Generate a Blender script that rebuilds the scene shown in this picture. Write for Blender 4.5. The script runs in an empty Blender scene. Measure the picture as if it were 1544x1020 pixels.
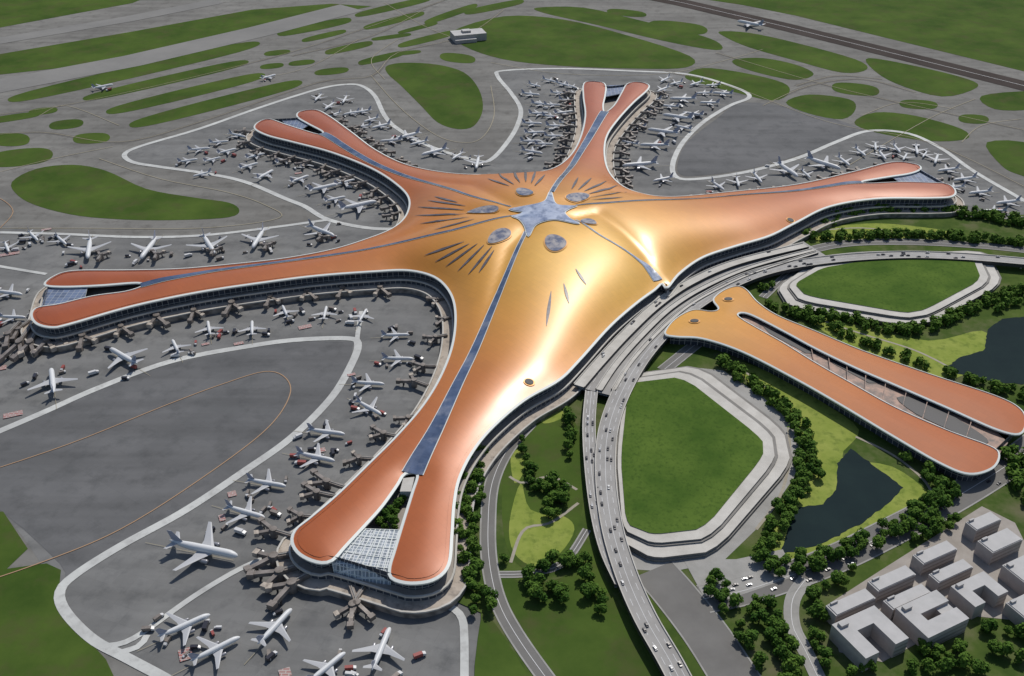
import bpy, bmesh, math, random
import numpy as np
from mathutils import Vector, Matrix
from mathutils.geometry import delaunay_2d_cdt
from mathutils.bvhtree import BVHTree
random.seed(7); np.random.seed(7)
S=bpy.context.scene; COL=S.collection
# ---------------- survey: camera height 580 m, 32.5 deg down; plan coordinates on level z
HC=580.0; TH=math.radians(32.5); FP=1544.0
sT,cT=math.sin(TH),math.cos(TH)
def P(u,v,z=0.0):
    x=(u-772)/FP; y=(510-v)/FP; t=(HC-z)/(sT-y*cT)
    return (t*x, t*(cT+y*sT))
# ---------------- materials
MATS={}
def mat(name,c1,c2=None,scale=0.05,rough=0.8,metal=0.0,detail=6,c3=None,scale2=None,bump=0,spec=0.5,lo=0.35,hi=0.65):
    if name in MATS: return MATS[name]
    m=bpy.data.materials.new(name); m.use_nodes=True; nt=m.node_tree; b=nt.nodes['Principled BSDF']
    b.inputs['Roughness'].default_value=rough; b.inputs['Metallic'].default_value=metal
    b.inputs['Specular IOR Level'].default_value=spec
    b.inputs['Base Color'].default_value=(*c1,1)
    if c2:
        tc=nt.nodes.new('ShaderNodeTexCoord')
        def noisemix(a,bcol,sc,l,h):
            n=nt.nodes.new('ShaderNodeTexNoise'); n.inputs['Scale'].default_value=sc; n.inputs['Detail'].default_value=detail; n.inputs['Roughness'].default_value=0.65
            nt.links.new(tc.outputs['Object'],n.inputs['Vector'])
            r=nt.nodes.new('ShaderNodeMapRange'); r.inputs[1].default_value=l; r.inputs[2].default_value=h
            nt.links.new(n.outputs['Fac'],r.inputs[0])
            mx=nt.nodes.new('ShaderNodeMix'); mx.data_type='RGBA'
            nt.links.new(r.outputs[0],mx.inputs[0])
            if isinstance(a,tuple): mx.inputs[6].default_value=(*a,1)
            else: nt.links.new(a,mx.inputs[6])
            mx.inputs[7].default_value=(*bcol,1)
            return mx.outputs[2],n
        o,n=noisemix(c1,c2,scale,lo,hi)
        if c3: o,_=noisemix(o,c3,scale2 or scale*7,0.5,0.75)
        nt.links.new(o,b.inputs['Base Color'])
        if bump:
            bp=nt.nodes.new('ShaderNodeBump'); bp.inputs['Strength'].default_value=bump; bp.inputs['Distance'].default_value=1.0
            nt.links.new(n.outputs['Fac'],bp.inputs['Height']); nt.links.new(bp.outputs[0],b.inputs['Normal'])
    MATS[name]=m; return m
def slabs(m,size,strength,rot=0.35):
    nt=m.node_tree; b=nt.nodes['Principled BSDF']; src=b.inputs['Base Color'].links[0].from_socket
    tc=nt.nodes.new('ShaderNodeTexCoord'); mp=nt.nodes.new('ShaderNodeMapping'); mp.inputs['Rotation'].default_value=(0,0,rot)
    br=nt.nodes.new('ShaderNodeTexBrick'); br.offset=0; br.inputs['Scale'].default_value=1; br.inputs['Brick Width'].default_value=size; br.inputs['Row Height'].default_value=size; br.inputs['Mortar Size'].default_value=0.25
    a=1-strength; br.inputs['Color1'].default_value=(1,1,1,1); br.inputs['Color2'].default_value=(1-strength*.7,)*3+(1,); br.inputs['Mortar'].default_value=(a,a,a,1)
    nt.links.new(tc.outputs['Object'],mp.inputs[0]); nt.links.new(mp.outputs[0],br.inputs['Vector'])
    mp2=nt.nodes.new('ShaderNodeMapping'); mp2.inputs['Rotation'].default_value=(0,0,rot); mp2.inputs['Scale'].default_value=(0.004,0.05,1)
    n=nt.nodes.new('ShaderNodeTexNoise'); n.inputs['Scale'].default_value=1; n.inputs['Detail'].default_value=5; nt.links.new(tc.outputs['Object'],mp2.inputs[0]); nt.links.new(mp2.outputs[0],n.inputs['Vector'])
    r=nt.nodes.new('ShaderNodeMapRange'); r.inputs[1].default_value=.4; r.inputs[2].default_value=.7; r.inputs[3].default_value=1.05; r.inputs[4].default_value=.82; nt.links.new(n.outputs['Fac'],r.inputs[0])
    mx=nt.nodes.new('ShaderNodeMix'); mx.data_type='RGBA'; mx.blend_type='MULTIPLY'; mx.inputs[0].default_value=1
    nt.links.new(src,mx.inputs[6]); nt.links.new(br.outputs['Color'],mx.inputs[7])
    mx2=nt.nodes.new('ShaderNodeMix'); mx2.data_type='RGBA'; mx2.blend_type='MULTIPLY'; mx2.inputs[0].default_value=1
    nt.links.new(mx.outputs[2],mx2.inputs[6]); nt.links.new(r.outputs[0],mx2.inputs[7]); nt.links.new(mx2.outputs[2],b.inputs['Base Color'])
    return m
M_pave=slabs(mat('taxiway_concrete',(0.165,0.16,0.15),(0.225,0.22,0.205),0.006,0.9,c3=(0.13,0.125,0.115),scale2=0.05,spec=.15),22,.08)
M_apron=slabs(mat('apron_asphalt',(0.160,0.161,0.160),(0.22,0.22,0.215),0.008,0.9,c3=(0.125,0.127,0.128),scale2=0.05,spec=.15),15,.10)
M_aprondk=slabs(mat('apron_dark_asphalt',(0.120,0.122,0.125),(0.16,0.16,0.163),0.006,0.85,c3=(0.095,0.097,0.10),scale2=0.04,spec=.15),18,.07,0.6)
M_light=mat('light_concrete',(0.26,0.255,0.24),(0.34,0.335,0.32),0.05,0.8)
M_white=mat('white_band_paint',(0.42,0.425,0.415),(0.57,0.58,0.56),0.02,0.8,c3=(0.35,0.35,0.34),scale2=.1)
M_runway=mat('runway_asphalt',(0.045,0.036,0.032),(0.065,0.052,0.047),0.01,0.9,spec=.1)
M_road=mat('road_asphalt',(0.15,0.145,0.138),(0.19,0.185,0.175),0.02,0.85,spec=.2)
M_deck=mat('deck_concrete',(0.28,0.27,0.257),(0.37,0.36,0.345),0.03,0.85)
M_grass=mat('airfield_grass',(0.042,0.078,0.015),(0.080,0.125,0.025),0.010,0.95,c3=(0.078,0.085,0.032),scale2=0.03,bump=0.3,detail=10,spec=0.05)
M_lawn=mat('park_lawn',(0.19,0.25,0.045),(0.29,0.33,0.08),0.03,0.95,c3=(0.10,0.15,0.03),scale2=0.1,detail=8,spec=0.05)
M_park=mat('park_undergrowth',(0.045,0.08,0.018),(0.09,0.13,0.03),0.03,0.95,c3=(0.15,0.13,0.09),scale2=0.015,detail=9,spec=0.05)
M_roofgrass=mat('green_roof_grass',(0.050,0.10,0.017),(0.095,0.155,0.028),0.02,0.95,c3=(0.038,0.075,0.015),scale2=0.3,detail=10,spec=0.05,bump=.3)
M_orange=mat('orange_line_paint',(0.38,0.24,0.14),None,rough=0.8)
M_yel=mat('taxi_line_paint',(0.33,0.29,0.20),None,rough=0.8)
M_wline=mat('white_line_paint',(0.6,0.6,0.6),None,rough=0.8)
M_fascia=mat('white_roof_edge_metal',(0.70,0.73,0.70),None,rough=0.5,spec=.3)
M_beige=mat('podium_beige',(0.36,0.305,0.25),(0.48,0.42,0.355),0.05,0.8,c3=(0.15,0.13,0.115),scale2=0.12)
M_dark=mat('dark_recess',(0.03,0.03,0.035),None,rough=0.6)
M_water=mat('lake_water',(0.007,0.018,0.022),(0.011,0.025,0.027),0.02,0.6,spec=0.03)
M_terr=mat('pale_terrace_stone',(0.42,0.40,0.365),(0.54,0.52,0.48),0.05,0.75)
M_terrg=mat('grey_terrace_gutter',(0.17,0.162,0.15),(0.24,0.23,0.215),0.05,0.8)
M_bldtop=mat('pale_flat_roof',(0.41,0.405,0.40),(0.49,0.48,0.475),0.06,0.8)
M_bldwall=mat('grey_building_wall',(0.37,0.335,0.315),(0.43,0.39,0.37),.2,rough=0.8)
M_bridge=mat('jet_bridge_metal',(0.14,0.12,0.105),(0.27,0.24,0.22),0.15,0.5,0.2)
M_plane=mat('aircraft_white_paint',(0.66,0.67,0.68),None,rough=0.45)
M_wing=mat('aircraft_wing_grey',(0.43,0.44,0.46),None,rough=0.55)
M_fin=mat('aircraft_tail_paint',(0.33,0.35,0.43),None,rough=0.35)
M_eng=mat('engine_cowling',(0.36,0.36,0.38),None,rough=0.3,metal=0.4)
M_bark=mat('bark',(0.07,0.05,0.035),None,rough=0.9)
M_red=mat('red_vehicle_paint',(0.30,0.07,0.06),None,rough=0.4)
M_vw=mat('white_vehicle_paint',(0.6,0.6,0.6),None,rough=0.4)
M_vd=mat('dark_vehicle_paint',(0.03,0.03,0.04),None,rough=0.3)
M_tyre=mat('tyre_rubber',(0.02,0.02,0.02),None,rough=0.9)
def grid_glass(name,base,line,sx,lw,rough=0.15,metal=0.3,horiz=False,spec=.5,rot=0):
    m=bpy.data.materials.new(name); m.use_nodes=True; nt=m.node_tree; b=nt.nodes['Principled BSDF']
    tc=nt.nodes.new('ShaderNodeTexCoord'); br=nt.nodes.new('ShaderNodeTexBrick'); mp=nt.nodes.new('ShaderNodeMapping'); mp.inputs['Rotation'].default_value=(0,0,rot)
    br.offset=0; br.inputs['Scale'].default_value=1.0; br.inputs['Brick Width'].default_value=sx; br.inputs['Row Height'].default_value=sx
    br.inputs['Mortar Size'].default_value=lw; br.inputs['Color1'].default_value=(*base,1); br.inputs['Color2'].default_value=(*[c*1.7 for c in base],1); br.inputs['Mortar'].default_value=(*line,1)
    nt.links.new(tc.outputs['UV' if horiz else 'Object'],mp.inputs[0]); nt.links.new(mp.outputs[0],br.inputs['Vector'])
    nt.links.new(br.outputs['Color'],b.inputs['Base Color'])
    b.inputs['Roughness'].default_value=rough; b.inputs['Metallic'].default_value=metal; b.inputs['Specular IOR Level'].default_value=spec
    return m
M_canopy=grid_glass('glazed_canopy',(0.20,0.23,0.26),(0.68,0.70,0.72),3.0,0.34,rough=.6,metal=0,spec=.2,rot=.15)
M_canopyb=grid_glass('blue_glazed_canopy',(0.09,0.12,0.19),(0.30,0.33,0.38),6,0.35,rough=.5,metal=0,spec=.3)
M_facade=grid_glass('glass_facade',(0.04,0.045,0.058),(0.40,0.38,0.36),6.0,0.3,rough=0.25,metal=0.0,horiz=True)
M_sky=mat('skylight_glass',(0.035,0.06,0.12),(0.10,0.14,0.24),0.04,0.22,0.0,spec=.5,c3=(.28,.30,.36),scale2=.03)
M_star=mat('star_skylight_glass',(0.22,0.27,0.40),(0.52,0.57,0.68),0.06,0.22,0.0,detail=6,c3=(.08,.11,.20),scale2=.1,lo=.35,hi=.65,spec=.6)
M_vent=mat('vent_glass',(0.08,0.065,0.07),(0.16,0.15,0.17),0.1,0.35,0.0,spec=.3)
def leafmat(name,a,b2):
    m=bpy.data.materials.new(name); m.use_nodes=True; nt=m.node_tree; b=nt.nodes['Principled BSDF']
    tc=nt.nodes.new('ShaderNodeTexCoord'); n=nt.nodes.new('ShaderNodeTexNoise'); n.inputs['Scale'].default_value=0.35; n.inputs['Detail'].default_value=3
    oi=nt.nodes.new('ShaderNodeObjectInfo'); ad=nt.nodes.new('ShaderNodeMath'); ad.operation='MULTIPLY_ADD'; ad.inputs[1].default_value=0.35; 
    nt.links.new(tc.outputs['Object'],n.inputs['Vector']); nt.links.new(oi.outputs['Random'],ad.inputs[0]); nt.links.new(n.outputs['Fac'],ad.inputs[2])
    r=nt.nodes.new('ShaderNodeMapRange'); r.inputs[1].default_value=0.4; r.inputs[2].default_value=1.0; nt.links.new(ad.outputs[0],r.inputs[0])
    mx=nt.nodes.new('ShaderNodeMix'); mx.data_type='RGBA'; mx.inputs[6].default_value=(*a,1); mx.inputs[7].default_value=(*b2,1)
    nt.links.new(r.outputs[0],mx.inputs[0]); nt.links.new(mx.outputs[2],b.inputs['Base Color']); b.inputs['Roughness'].default_value=0.9; b.inputs['Specular IOR Level'].default_value=0.1
    return m
M_leaf=leafmat('foliage',(0.030,0.080,0.012),(0.105,0.185,0.028))
# ---------------- helpers
def obj(name,verts,faces,mats,label=None,kind=None,cat=None,group=None,parent=None,smooth=False,mi=None,uv=None):
    me=bpy.data.meshes.new(name); me.from_pydata([tuple(v) for v in verts],[],[tuple(f) for f in faces])
    if not isinstance(mats,(list,tuple)): mats=[mats]
    for m in mats: me.materials.append(m)
    if mi is not None: me.polygons.foreach_set('material_index',mi)
    if smooth: me.polygons.foreach_set('use_smooth',[True]*len(me.polygons))
    if uv is not None:
        l=me.uv_layers.new(name='UVMap')
        for i,lp in enumerate(me.loops): l.data[i].uv=uv[lp.vertex_index]
    me.update()
    o=bpy.data.objects.new(name,me); COL.objects.link(o)
    tag(o,label,kind,cat,group)
    if parent: o.parent=parent
    return o
def tag(o,label=None,kind=None,cat=None,group=None):
    if label: o['label']=label
    if kind: o['kind']=kind
    if cat: o['category']=cat
    if group: o['group']=group
def empty(name,loc,label,cat,group=None):
    e=bpy.data.objects.new(name,None); e.location=loc; e.empty_display_size=1; COL.objects.link(e); tag(e,label,None,cat,group); return e
def catmull(pts,n=6,closed=False):
    pts=[tuple(p) for p in pts]; L=len(pts); out=[]
    rng=range(L) if closed else range(L-1)
    for i in rng:
        if closed: p0,p1,p2,p3=pts[i-1],pts[i],pts[(i+1)%L],pts[(i+2)%L]
        else: p0,p1,p2,p3=pts[max(i-1,0)],pts[i],pts[i+1],pts[min(i+2,L-1)]
        for k in range(n):
            t=k/n
            out.append(tuple(0.5*((2*b)+(-a+c)*t+(2*a-5*b+4*c-d)*t*t+(-a+3*b-3*c+d)*t**3) for a,b,c,d in zip(p0,p1,p2,p3)))
    if not closed: out.append(pts[-1])
    return out
def resample(pts,step,closed=False):
    q=list(pts)+([pts[0]] if closed else [])
    a=np.array(q,float); d=np.r_[0,np.cumsum(np.linalg.norm(np.diff(a[:,:2],axis=0),axis=1))]
    n=max(int(d[-1]/step),2); s=np.linspace(0,d[-1],n+1)
    r=np.stack([np.interp(s,d,a[:,k]) for k in range(a.shape[1])],1)
    return r[:-1] if closed else r
def area(p):
    p=np.array(p)[:,:2]; q=np.roll(p,-1,axis=0); return 0.5*np.sum(p[:,0]*q[:,1]-q[:,0]*p[:,1])
def normals(a,closed):
    a=np.array(a)[:,:2]
    if closed: t=np.roll(a,-1,axis=0)-np.roll(a,1,axis=0)
    else:
        t=np.gradient(a,axis=0)
    t/=np.maximum(np.linalg.norm(t,axis=1,keepdims=True),1e-6)
    return t,np.stack([t[:,1],-t[:,0]],1)
def triang(poly):
    co=[Vector((p[0],p[1])) for p in poly]; n=len(co)
    r=delaunay_2d_cdt(co,[(i,(i+1)%n) for i in range(n)],[list(range(n))],1,1e-4)
    return [tuple(v) for v in r[0]],[tuple(f) for f in r[2]]
LAY=[0]
def sheet(name,poly,z,m,label,kind='structure',parent=None,cat=None):
    LAY[0]+=1; z=z+0.0006*LAY[0]
    v,f=triang(poly)
    vs=[(x,y,z) for x,y in v]
    ff=[]
    for t in f:
        a,b,c=[vs[i] for i in t[:3]]
        cr=(b[0]-a[0])*(c[1]-a[1])-(b[1]-a[1])*(c[0]-a[0])
        ff.append(t if cr>0 else t[::-1])
    return obj(name,vs,ff,m,label,kind,cat,parent=parent)
def pix(pts,z=0): return [P(u,v,z) for u,v in pts]
def ribbon(name,pts,w,z,m,label,closed=False,smooth=5,kind='structure',px=True):
    LAY[0]+=1; z=z+0.0006*LAY[0]
    a=pix(pts) if px else pts
    if smooth: a=catmull(a,smooth,closed)
    a=resample(a,6,closed); t,n=normals(a,closed); a=a[:,:2]
    L=a+n*w/2; R=a-n*w/2; N=len(a); vs=[(x,y,z) for x,y in L]+[(x,y,z) for x,y in R]
    fs=[]
    for i in range(N if closed else N-1):
        j=(i+1)%N; fs.append((i,j,N+j,N+i))
    return obj(name,vs,fs,m,label,kind)
def prism(poly,z0,z1,name,mtop,mside,parent=None,label=None,cat=None,kind=None,bottom=False):
    if area(poly)<0: poly=poly[::-1]
    v,f=triang(poly); vs=[(x,y,z1) for x,y in v]; ff=[];mi=[]
    for t in f:
        a,b,c=[vs[i] for i in t[:3]]
        cr=(b[0]-a[0])*(c[1]-a[1])-(b[1]-a[1])*(c[0]-a[0]); ff.append(t if cr>0 else t[::-1]); mi.append(0)
    n0=len(vs); N=len(poly); vs+=[(p[0],p[1],z1) for p in poly]+[(p[0],p[1],z0) for p in poly]
    for i in range(N):
        j=(i+1)%N; ff.append((n0+N+i,n0+N+j,n0+j,n0+i)); mi.append(1)
    d=0; uv=[(0,0)]*n0; up=[];lo=[]
    for i,p in enumerate(poly):
        up.append((d,z1));lo.append((d,z0)); q=poly[(i+1)%N]; d+=math.hypot(q[0]-p[0],q[1]-p[1])
    return obj(name,vs,ff,[mtop,mside],label,kind,cat,parent=parent,mi=mi,uv=uv+up+lo)
# ---------------- ground
G=12000
obj('ground',[(-G,-G,0),(G,-G,0),(G,G+4000,0),(-G,G+4000,0)],[(0,1,2,3)],M_pave,'wide grey concrete airfield taxiway ground','structure')
Z1,Z2,Z3,Z4,Z5=0.06,0.20,0.40,0.62,0.80
aprons=[
 [(495,330),(430,302),(370,277),(310,264),(240,254),(200,246),(188,233),(215,220),(300,195),(400,160),(480,135),(520,128),(548,131),(568,150),(582,178),(605,200),(650,222),(720,245),(740,240),(765,215),(780,190),(785,165),(770,140),(750,115),(762,107),(850,104),(900,107),(960,108),(1040,113),(1110,133),(1130,147),(1100,160),(1060,185),(1030,215),(1015,245),(1020,269),(1050,272),(1120,262),(1200,240),(1260,215),(1310,198),(1370,202),(1420,225),(1470,260),(1560,312),(1560,345),(1200,345),(900,400),(700,400),(640,390),(600,330)],
 [(-80,350),(80,355),(200,360),(300,358),(400,345),(495,330),(620,330),(760,500),(720,760),(725,1060),(320,1060),(250,1020),(140,965),(100,925),(90,895),(0,770),(-120,700)],
]
for a in aprons: sheet('apron',catmull(pix(a),3,True),Z1,M_apron,'grey asphalt aircraft apron around the terminal piers')
sheet('apron',catmull(pix([(-120,700),(60,628),(150,588),(260,549),(380,526),(450,517),(525,516),(532,522),(524,550),(494,600),(434,660),(364,710),(274,770),(174,825),(104,870),(90,850),(0,770)]),3,True),Z2,M_aprondk,'dark smooth asphalt taxi area inside a white loop')
sheet('apron',catmull(pix([(1080,180),(1120,155),(1200,165),(1300,195),(1260,212),(1200,236),(1120,257),(1045,266),(1024,262),(1022,245),(1036,215)]),3,True),Z2,M_aprondk,'dark smooth asphalt taxi area beside the pier')
def grass(pts,sm=4): sheet('grass',catmull(pix(pts),sm,True) if sm else pix(pts),Z2+0.02,M_grass,'mown green airfield grass island between taxiways')
def gell(u,v,a,b,tilt=0):
    pts=[]
    for i in range(12):
        t=i*math.pi/6; x=a*math.copysign(abs(math.cos(t))**0.8,math.cos(t)); y=b*math.copysign(abs(math.sin(t))**0.8,math.sin(t)); pts.append((u+x,v+y+tilt*x))
    grass(pts,3)
def glens(u0,v0,u1,v1,h):
    dx,dy=u1-u0,v1-v0
    pts=[(u0,v0),(u0+dx*.08,v0+dy*.08-h*.75),(u0+dx*.5,v0+dy*.5-h),(u0+dx*.9,v0+dy*.9-h*.8),(u1,v1),(u0+dx*.92,v0+dy*.92+h*.75),(u0+dx*.5,v0+dy*.5+h),(u0+dx*.1,v0+dy*.1+h*.8)]
    grass(pts,4)
grass([(18,275),(55,255),(110,249),(160,258),(220,285),(290,298),(345,306),(361,318),(345,328),(280,332),(200,332),(120,326),(60,312),(28,296)])
grass([(583,100),(610,95),(660,98),(700,110),(722,135),(728,165),(715,190),(690,195),(660,185),(635,160),(605,130),(585,112)])
grass([(682,48),(760,25),(850,30),(950,55),(1040,85),(1035,102),(960,104),(850,100),(760,90),(700,70)])
grass([(810,12),(880,12),(960,30),(1050,52),(1085,66),(1080,76),(1000,62),(900,38),(820,20)])
grass([(1033,115),(1060,103),(1120,110),(1180,125),(1190,140),(1165,152),(1110,140),(1050,125)])
grass([(1108,90),(1150,88),(1200,98),(1227,112),(1200,121),(1150,112),(1110,99)])
grass([(1085,48),(1130,50),(1200,65),(1290,90),(1307,105),(1270,110),(1200,92),(1130,72),(1095,57)])
grass([(1185,155),(1220,143),(1280,150),(1290,165),(1270,180),(1220,172)])
grass([(1288,185),(1320,170),(1380,175),(1450,195),(1457,210),(1400,213),(1320,200)])
grass([(1310,88),(1380,100),(1460,120),(1472,133),(1420,146),(1350,126),(1315,104)])
grass([(1480,145),(1560,138),(1600,150),(1560,165),(1500,165)])
grass([(1488,215),(1560,220),(1600,280),(1540,265),(1510,250)])
grass([(940,-12),(1040,-4),(1120,8),(1200,24),(1330,56),(1544,108),(1640,132),(1640,-30),(900,-40)],0)
grass([(0,82),(200,48),(380,15),(500,6),(560,10),(440,35),(250,75),(100,102),(0,113),(-120,130),(-120,100)],0)
grass([(-100,55),(0,42),(200,5),(260,-20),(100,-22),(-100,10)],0)
for l in [(12,152,392,65,9),(125,150,375,93,7),(160,170,400,113,8),(195,190,456,124,9),(-60,140,0,125,4),(418,52,530,30,6),(535,24,650,-2,5),(455,62,522,47,4),(490,80,562,65,5),(548,43,640,20,5),(540,96,610,80,5),(600,70,690,48,5),(640,35,720,8,5),(600,50,660,35,3),(-30,185,60,172,5),(560,60,620,52,3),(700,20,790,2,5)]: glens(*l)
for e in [(1022,42,45,9,.1),(1290,135,36,9,.1),(1385,158,29,7,.05),(1468,180,23,7,.05),(690,88,27,7,.1),(500,108,26,5,-.1),(455,95,20,4,-.1),(418,80,20,4,-.1),(410,100,18,4,-.1),(100,188,26,7,-.1),(138,209,28,8,-.05),(15,211,30,10,0),(30,238,50,13,-.1),(945,20,30,5,.1),(615,80,20,3,-.1),(65,168,22,5,-.1)]: gell(*e)
grass([(-60,770),(5,772),(42,828),(0,868),(-60,900)],0)
grass([(-60,868),(70,850),(92,860),(88,900),(100,930),(160,995),(190,1060),(-60,1060)],0)
ribbon('runway',[(880,-25),(1030,5),(1180,40),(1350,82),(1544,130),(1700,170)],52,Z3,M_runway,'dark brown asphalt runway crossing the airfield',smooth=0)
ribbon('runway_marking',[(880,-25),(1030,5),(1180,40),(1350,82),(1544,130),(1700,170)],1.2,Z4,M_wline,'thin white runway centre line',smooth=0)
ribbon('runway',[(-200,172),(0,130),(200,92),(390,48),(530,12)],75,Z3,mat('old_runway_concrete',(0.19,0.187,0.18),(0.235,0.23,0.22),0.008,0.85,spec=.15),'long pale grey concrete runway',smooth=0)
ribbon('runway',[(-200,95),(0,62),(200,28),(330,2)],45,Z3,MATS['old_runway_concrete'],'pale grey concrete taxiway beside the runway',smooth=0)
W=[[(620,345),(560,345),(495,332),(460,312),(430,300),(370,275),(310,262),(240,252),(200,245),(188,233),(215,220),(300,195),(400,160),(480,135),(520,128),(545,130),(565,145),(580,175),(600,195),(650,222),(720,243),(742,240),(765,215),(780,190),(785,165),(770,140),(750,115),(760,107),(850,104),(960,108),(1040,113),(1110,133),(1130,147),(1100,160),(1060,185),(1030,215),(1015,245),(1018,266),(1045,271),(1120,261),(1200,240),(1260,215),(1310,198),(1370,202),(1420,225),(1470,260),(1560,312)],
 [(-60,350),(80,353),(200,358),(300,356),(400,345),(495,332)],
 [(-60,392),(10,404),(70,414)],
 [(-60,676),(60,625),(150,585),(260,545),(380,522),(450,513),(525,511),(540,520),(530,550),(500,600),(440,660),(370,710),(280,770),(180,825),(110,870),(90,895),(100,925),(140,965),(190,992),(260,1030),(300,1060)],
 [(150,975),(180,972),(215,955),(300,895),(380,850),(450,830)],
 [(180,985),(210,975),(222,958)],
 [(545,895),(620,905),(675,915),(695,930),(700,960),(700,1060)],
 [(545,470),(540,500),(538,520)]]
for i,w in enumerate(W): ribbon('apron_edge_line',w,[7.5,6,5,8,5,5,6,5][i],Z3+0.012*i,M_white,'broad pale band bordering the aircraft apron')
for w in [[(-60,725),(100,672),(250,612),(330,582),(400,561),(432,572),(436,600),(400,650),(300,725),(180,800),(60,850),(-60,890)],[(-40,440),(0,432)],[(-40,290),(0,300),(20,320),(0,345)]]:
    ribbon('taxi_line',w,1.0,Z4,M_orange,'thin orange taxi guide line on asphalt')
TL=[[(-60,210),(60,200),(180,215),(300,185),(480,125),(560,115),(600,80),(700,55),(760,15)],
 [(-60,180),(120,155),(400,90),(560,40),(700,-10)],[(0,260),(80,240),(170,222)],[(180,190),(100,160),(60,175)],[(400,118),(470,100),(540,60)],[(580,120),(560,90),(600,60)],
 [(740,95),(850,112),(1000,112),(1100,90),(1150,75)],[(1000,108),(1100,130),(1250,185),(1400,215),(1560,290)],[(1080,80),(1250,130),(1400,165),(1560,200)],[(1200,130),(1260,115),(1330,120)],[(1150,160),(1220,130),(1300,120),(1380,140)],[(1300,175),(1360,155),(1440,165)],[(1450,215),(1480,190),(1540,180)],
 [(640,15),(560,55),(440,85)],[(740,130),(745,175),(725,210),(690,215),(650,200),(600,160),(560,115)],[(0,345),(120,345),(300,345),(420,330),(400,310),(340,290),(240,270),(150,240)],
 [(580,5),(640,40),(690,60)],[(1280,250),(1400,180),(1470,150)]]
for w in TL: ribbon('taxi_line',w,1.0,Z4+0.01,M_yel,'thin faded yellow taxiway centre line')
M_worn=mat('worn_tyre_track',(0.12,0.115,0.108),(0.165,0.16,0.15),0.02,0.85,spec=.15)
for w in TL[:2]+TL[7:11]+TL[13:14]: ribbon('taxiway_track',w,9,Z1+.02,M_worn,'darker worn strip along the taxiway centre')
# ---------------- terminal roof outlines
OUT=[(655,418),(678,440),(687,470),(684,515),(668,562),(640,610),(600,657),(555,702),(508,748),(468,782),(446,800),(441,818),(452,836),(478,848),(500,846),
('n',520,825),('n',548,795),('n',575,765),('n',598,733),('n',610,715),('n',630,715),('n',622,745),('n',608,790),('n',596,830),('n',588,858),
(592,873),(620,880),(655,874),(676,852),(681,805),(684,762),(692,722),(712,682),(742,645),(790,604),(842,574),(872,545),(920,492),(960,457),(986,438),(998,428),(1006,434),(1025,412),(1060,388),(1110,371),(1160,356),(1200,336),(1250,312),(1320,300),(1400,299),(1434,297),(1440,288),(1428,278),
('n',1400,276),('n',1360,275),('n',1310,277),('n',1300,274),('n',1340,267),('n',1372,262),
(1388,255),(1380,248),(1345,245),(1285,260),(1200,279),(1100,290),(1020,297),(975,294),(940,282),(918,260),(911,232),(915,205),(932,180),(955,155),(976,136),(977,128),(962,124),(946,127),
('n',938,140),('n',926,160),('n',912,170),('n',909,160),('n',912,145),
(913,130),(905,124),(882,125),(880,145),(883,175),(875,210),(858,238),(830,256),(780,263),(720,264),(665,260),(610,248),(565,226),(530,200),(495,175),(475,166),(452,169),(449,177),
('n',465,187),('n',487,199),('n',480,203),('n',455,196),('n',430,188),
(405,180),(388,186),(385,195),(405,205),(440,214),(500,230),(560,254),(598,278),(617,300),(613,325),(592,345),(550,362),(500,377),(430,390),(350,399),(270,406),(190,408),(110,409),(80,418),(68,430),
('n',95,433),('n',150,431),('n',205,427),('n',216,431),('n',190,440),('n',140,447),('n',90,459),
(58,464),(48,474),(55,488),(78,494),(105,489),(200,462),(300,441),(400,426),(480,416),(560,410),(615,408)]
ZE=22.0
full=[P(*(p[1:] if p[0]=='n' else p),ZE) for p in OUT]
hull=[P(*p,ZE) for p in OUT if p[0]!='n']
def prep(a,step=5):
    a=resample(catmull(a,6,True),step,True)
    if area(a)<0: a=a[::-1]
    return a
full=prep(full,4); hullr=prep(hull,6)
STR={'P5':[(793,350,1.8),(770,400,2.4),(745,460,3.2),(715,530,4.0),(690,580,4.8),(655,652,6.5),(622,714,9)],
 'P1':[(780,325,1.0),(700,343,1.1),(620,362,1.3),(500,385,1.8),(350,405,2.5),(270,418,3.8),(212,430,5.0)],
 'P2':[(770,312,.9),(710,296,1.2),(650,277,1.9),(600,262,2.6),(560,245,3.6),(520,222,4.5),(485,201,5.5)],
 'P3':[(832,290,2.5),(850,265,3.4),(870,238,4.2),(890,205,5),(912,168,6)],
 'P4':[(868,310,.9),(920,306,.9),(1000,302,1.0),(1100,296,1.4),(1200,288,2.2),(1300,275,3.6)],
 'P6':[(868,332,.4),(900,352,.4),(940,376,.5),(962,392,1.5),(975,402,4.0),(992,424,5.5)]}
def inside(px,py,poly):
    poly=np.asarray(poly); x0=poly[:,0];y0=poly[:,1];x1=np.roll(x0,-1);y1=np.roll(y0,-1)
    r=np.zeros(px.shape,bool)
    for a,b,c,d in zip(x0,y0,x1,y1):
        if b==d: continue
        r^=((b>py)!=(d>py))&(px<(c-a)*(py-b)/(d-b)+a)
    return r
def dist(px,py,pts,closed=True):
    a=np.asarray(pts)[:,:2]; b=np.roll(a,-1,axis=0)
    if not closed: a=a[:-1]; b=b[:-1]
    dm=np.full(px.shape,1e9)
    for (ax,ay),(bx,by) in zip(a,b):
        dx,dy=bx-ax,by-ay; L=dx*dx+dy*dy+1e-9
        t=np.clip(((px-ax)*dx+(py-ay)*dy)/L,0,1); dm=np.minimum(dm,np.hypot(px-ax-t*dx,py-ay-t*dy))
    return dm
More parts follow.
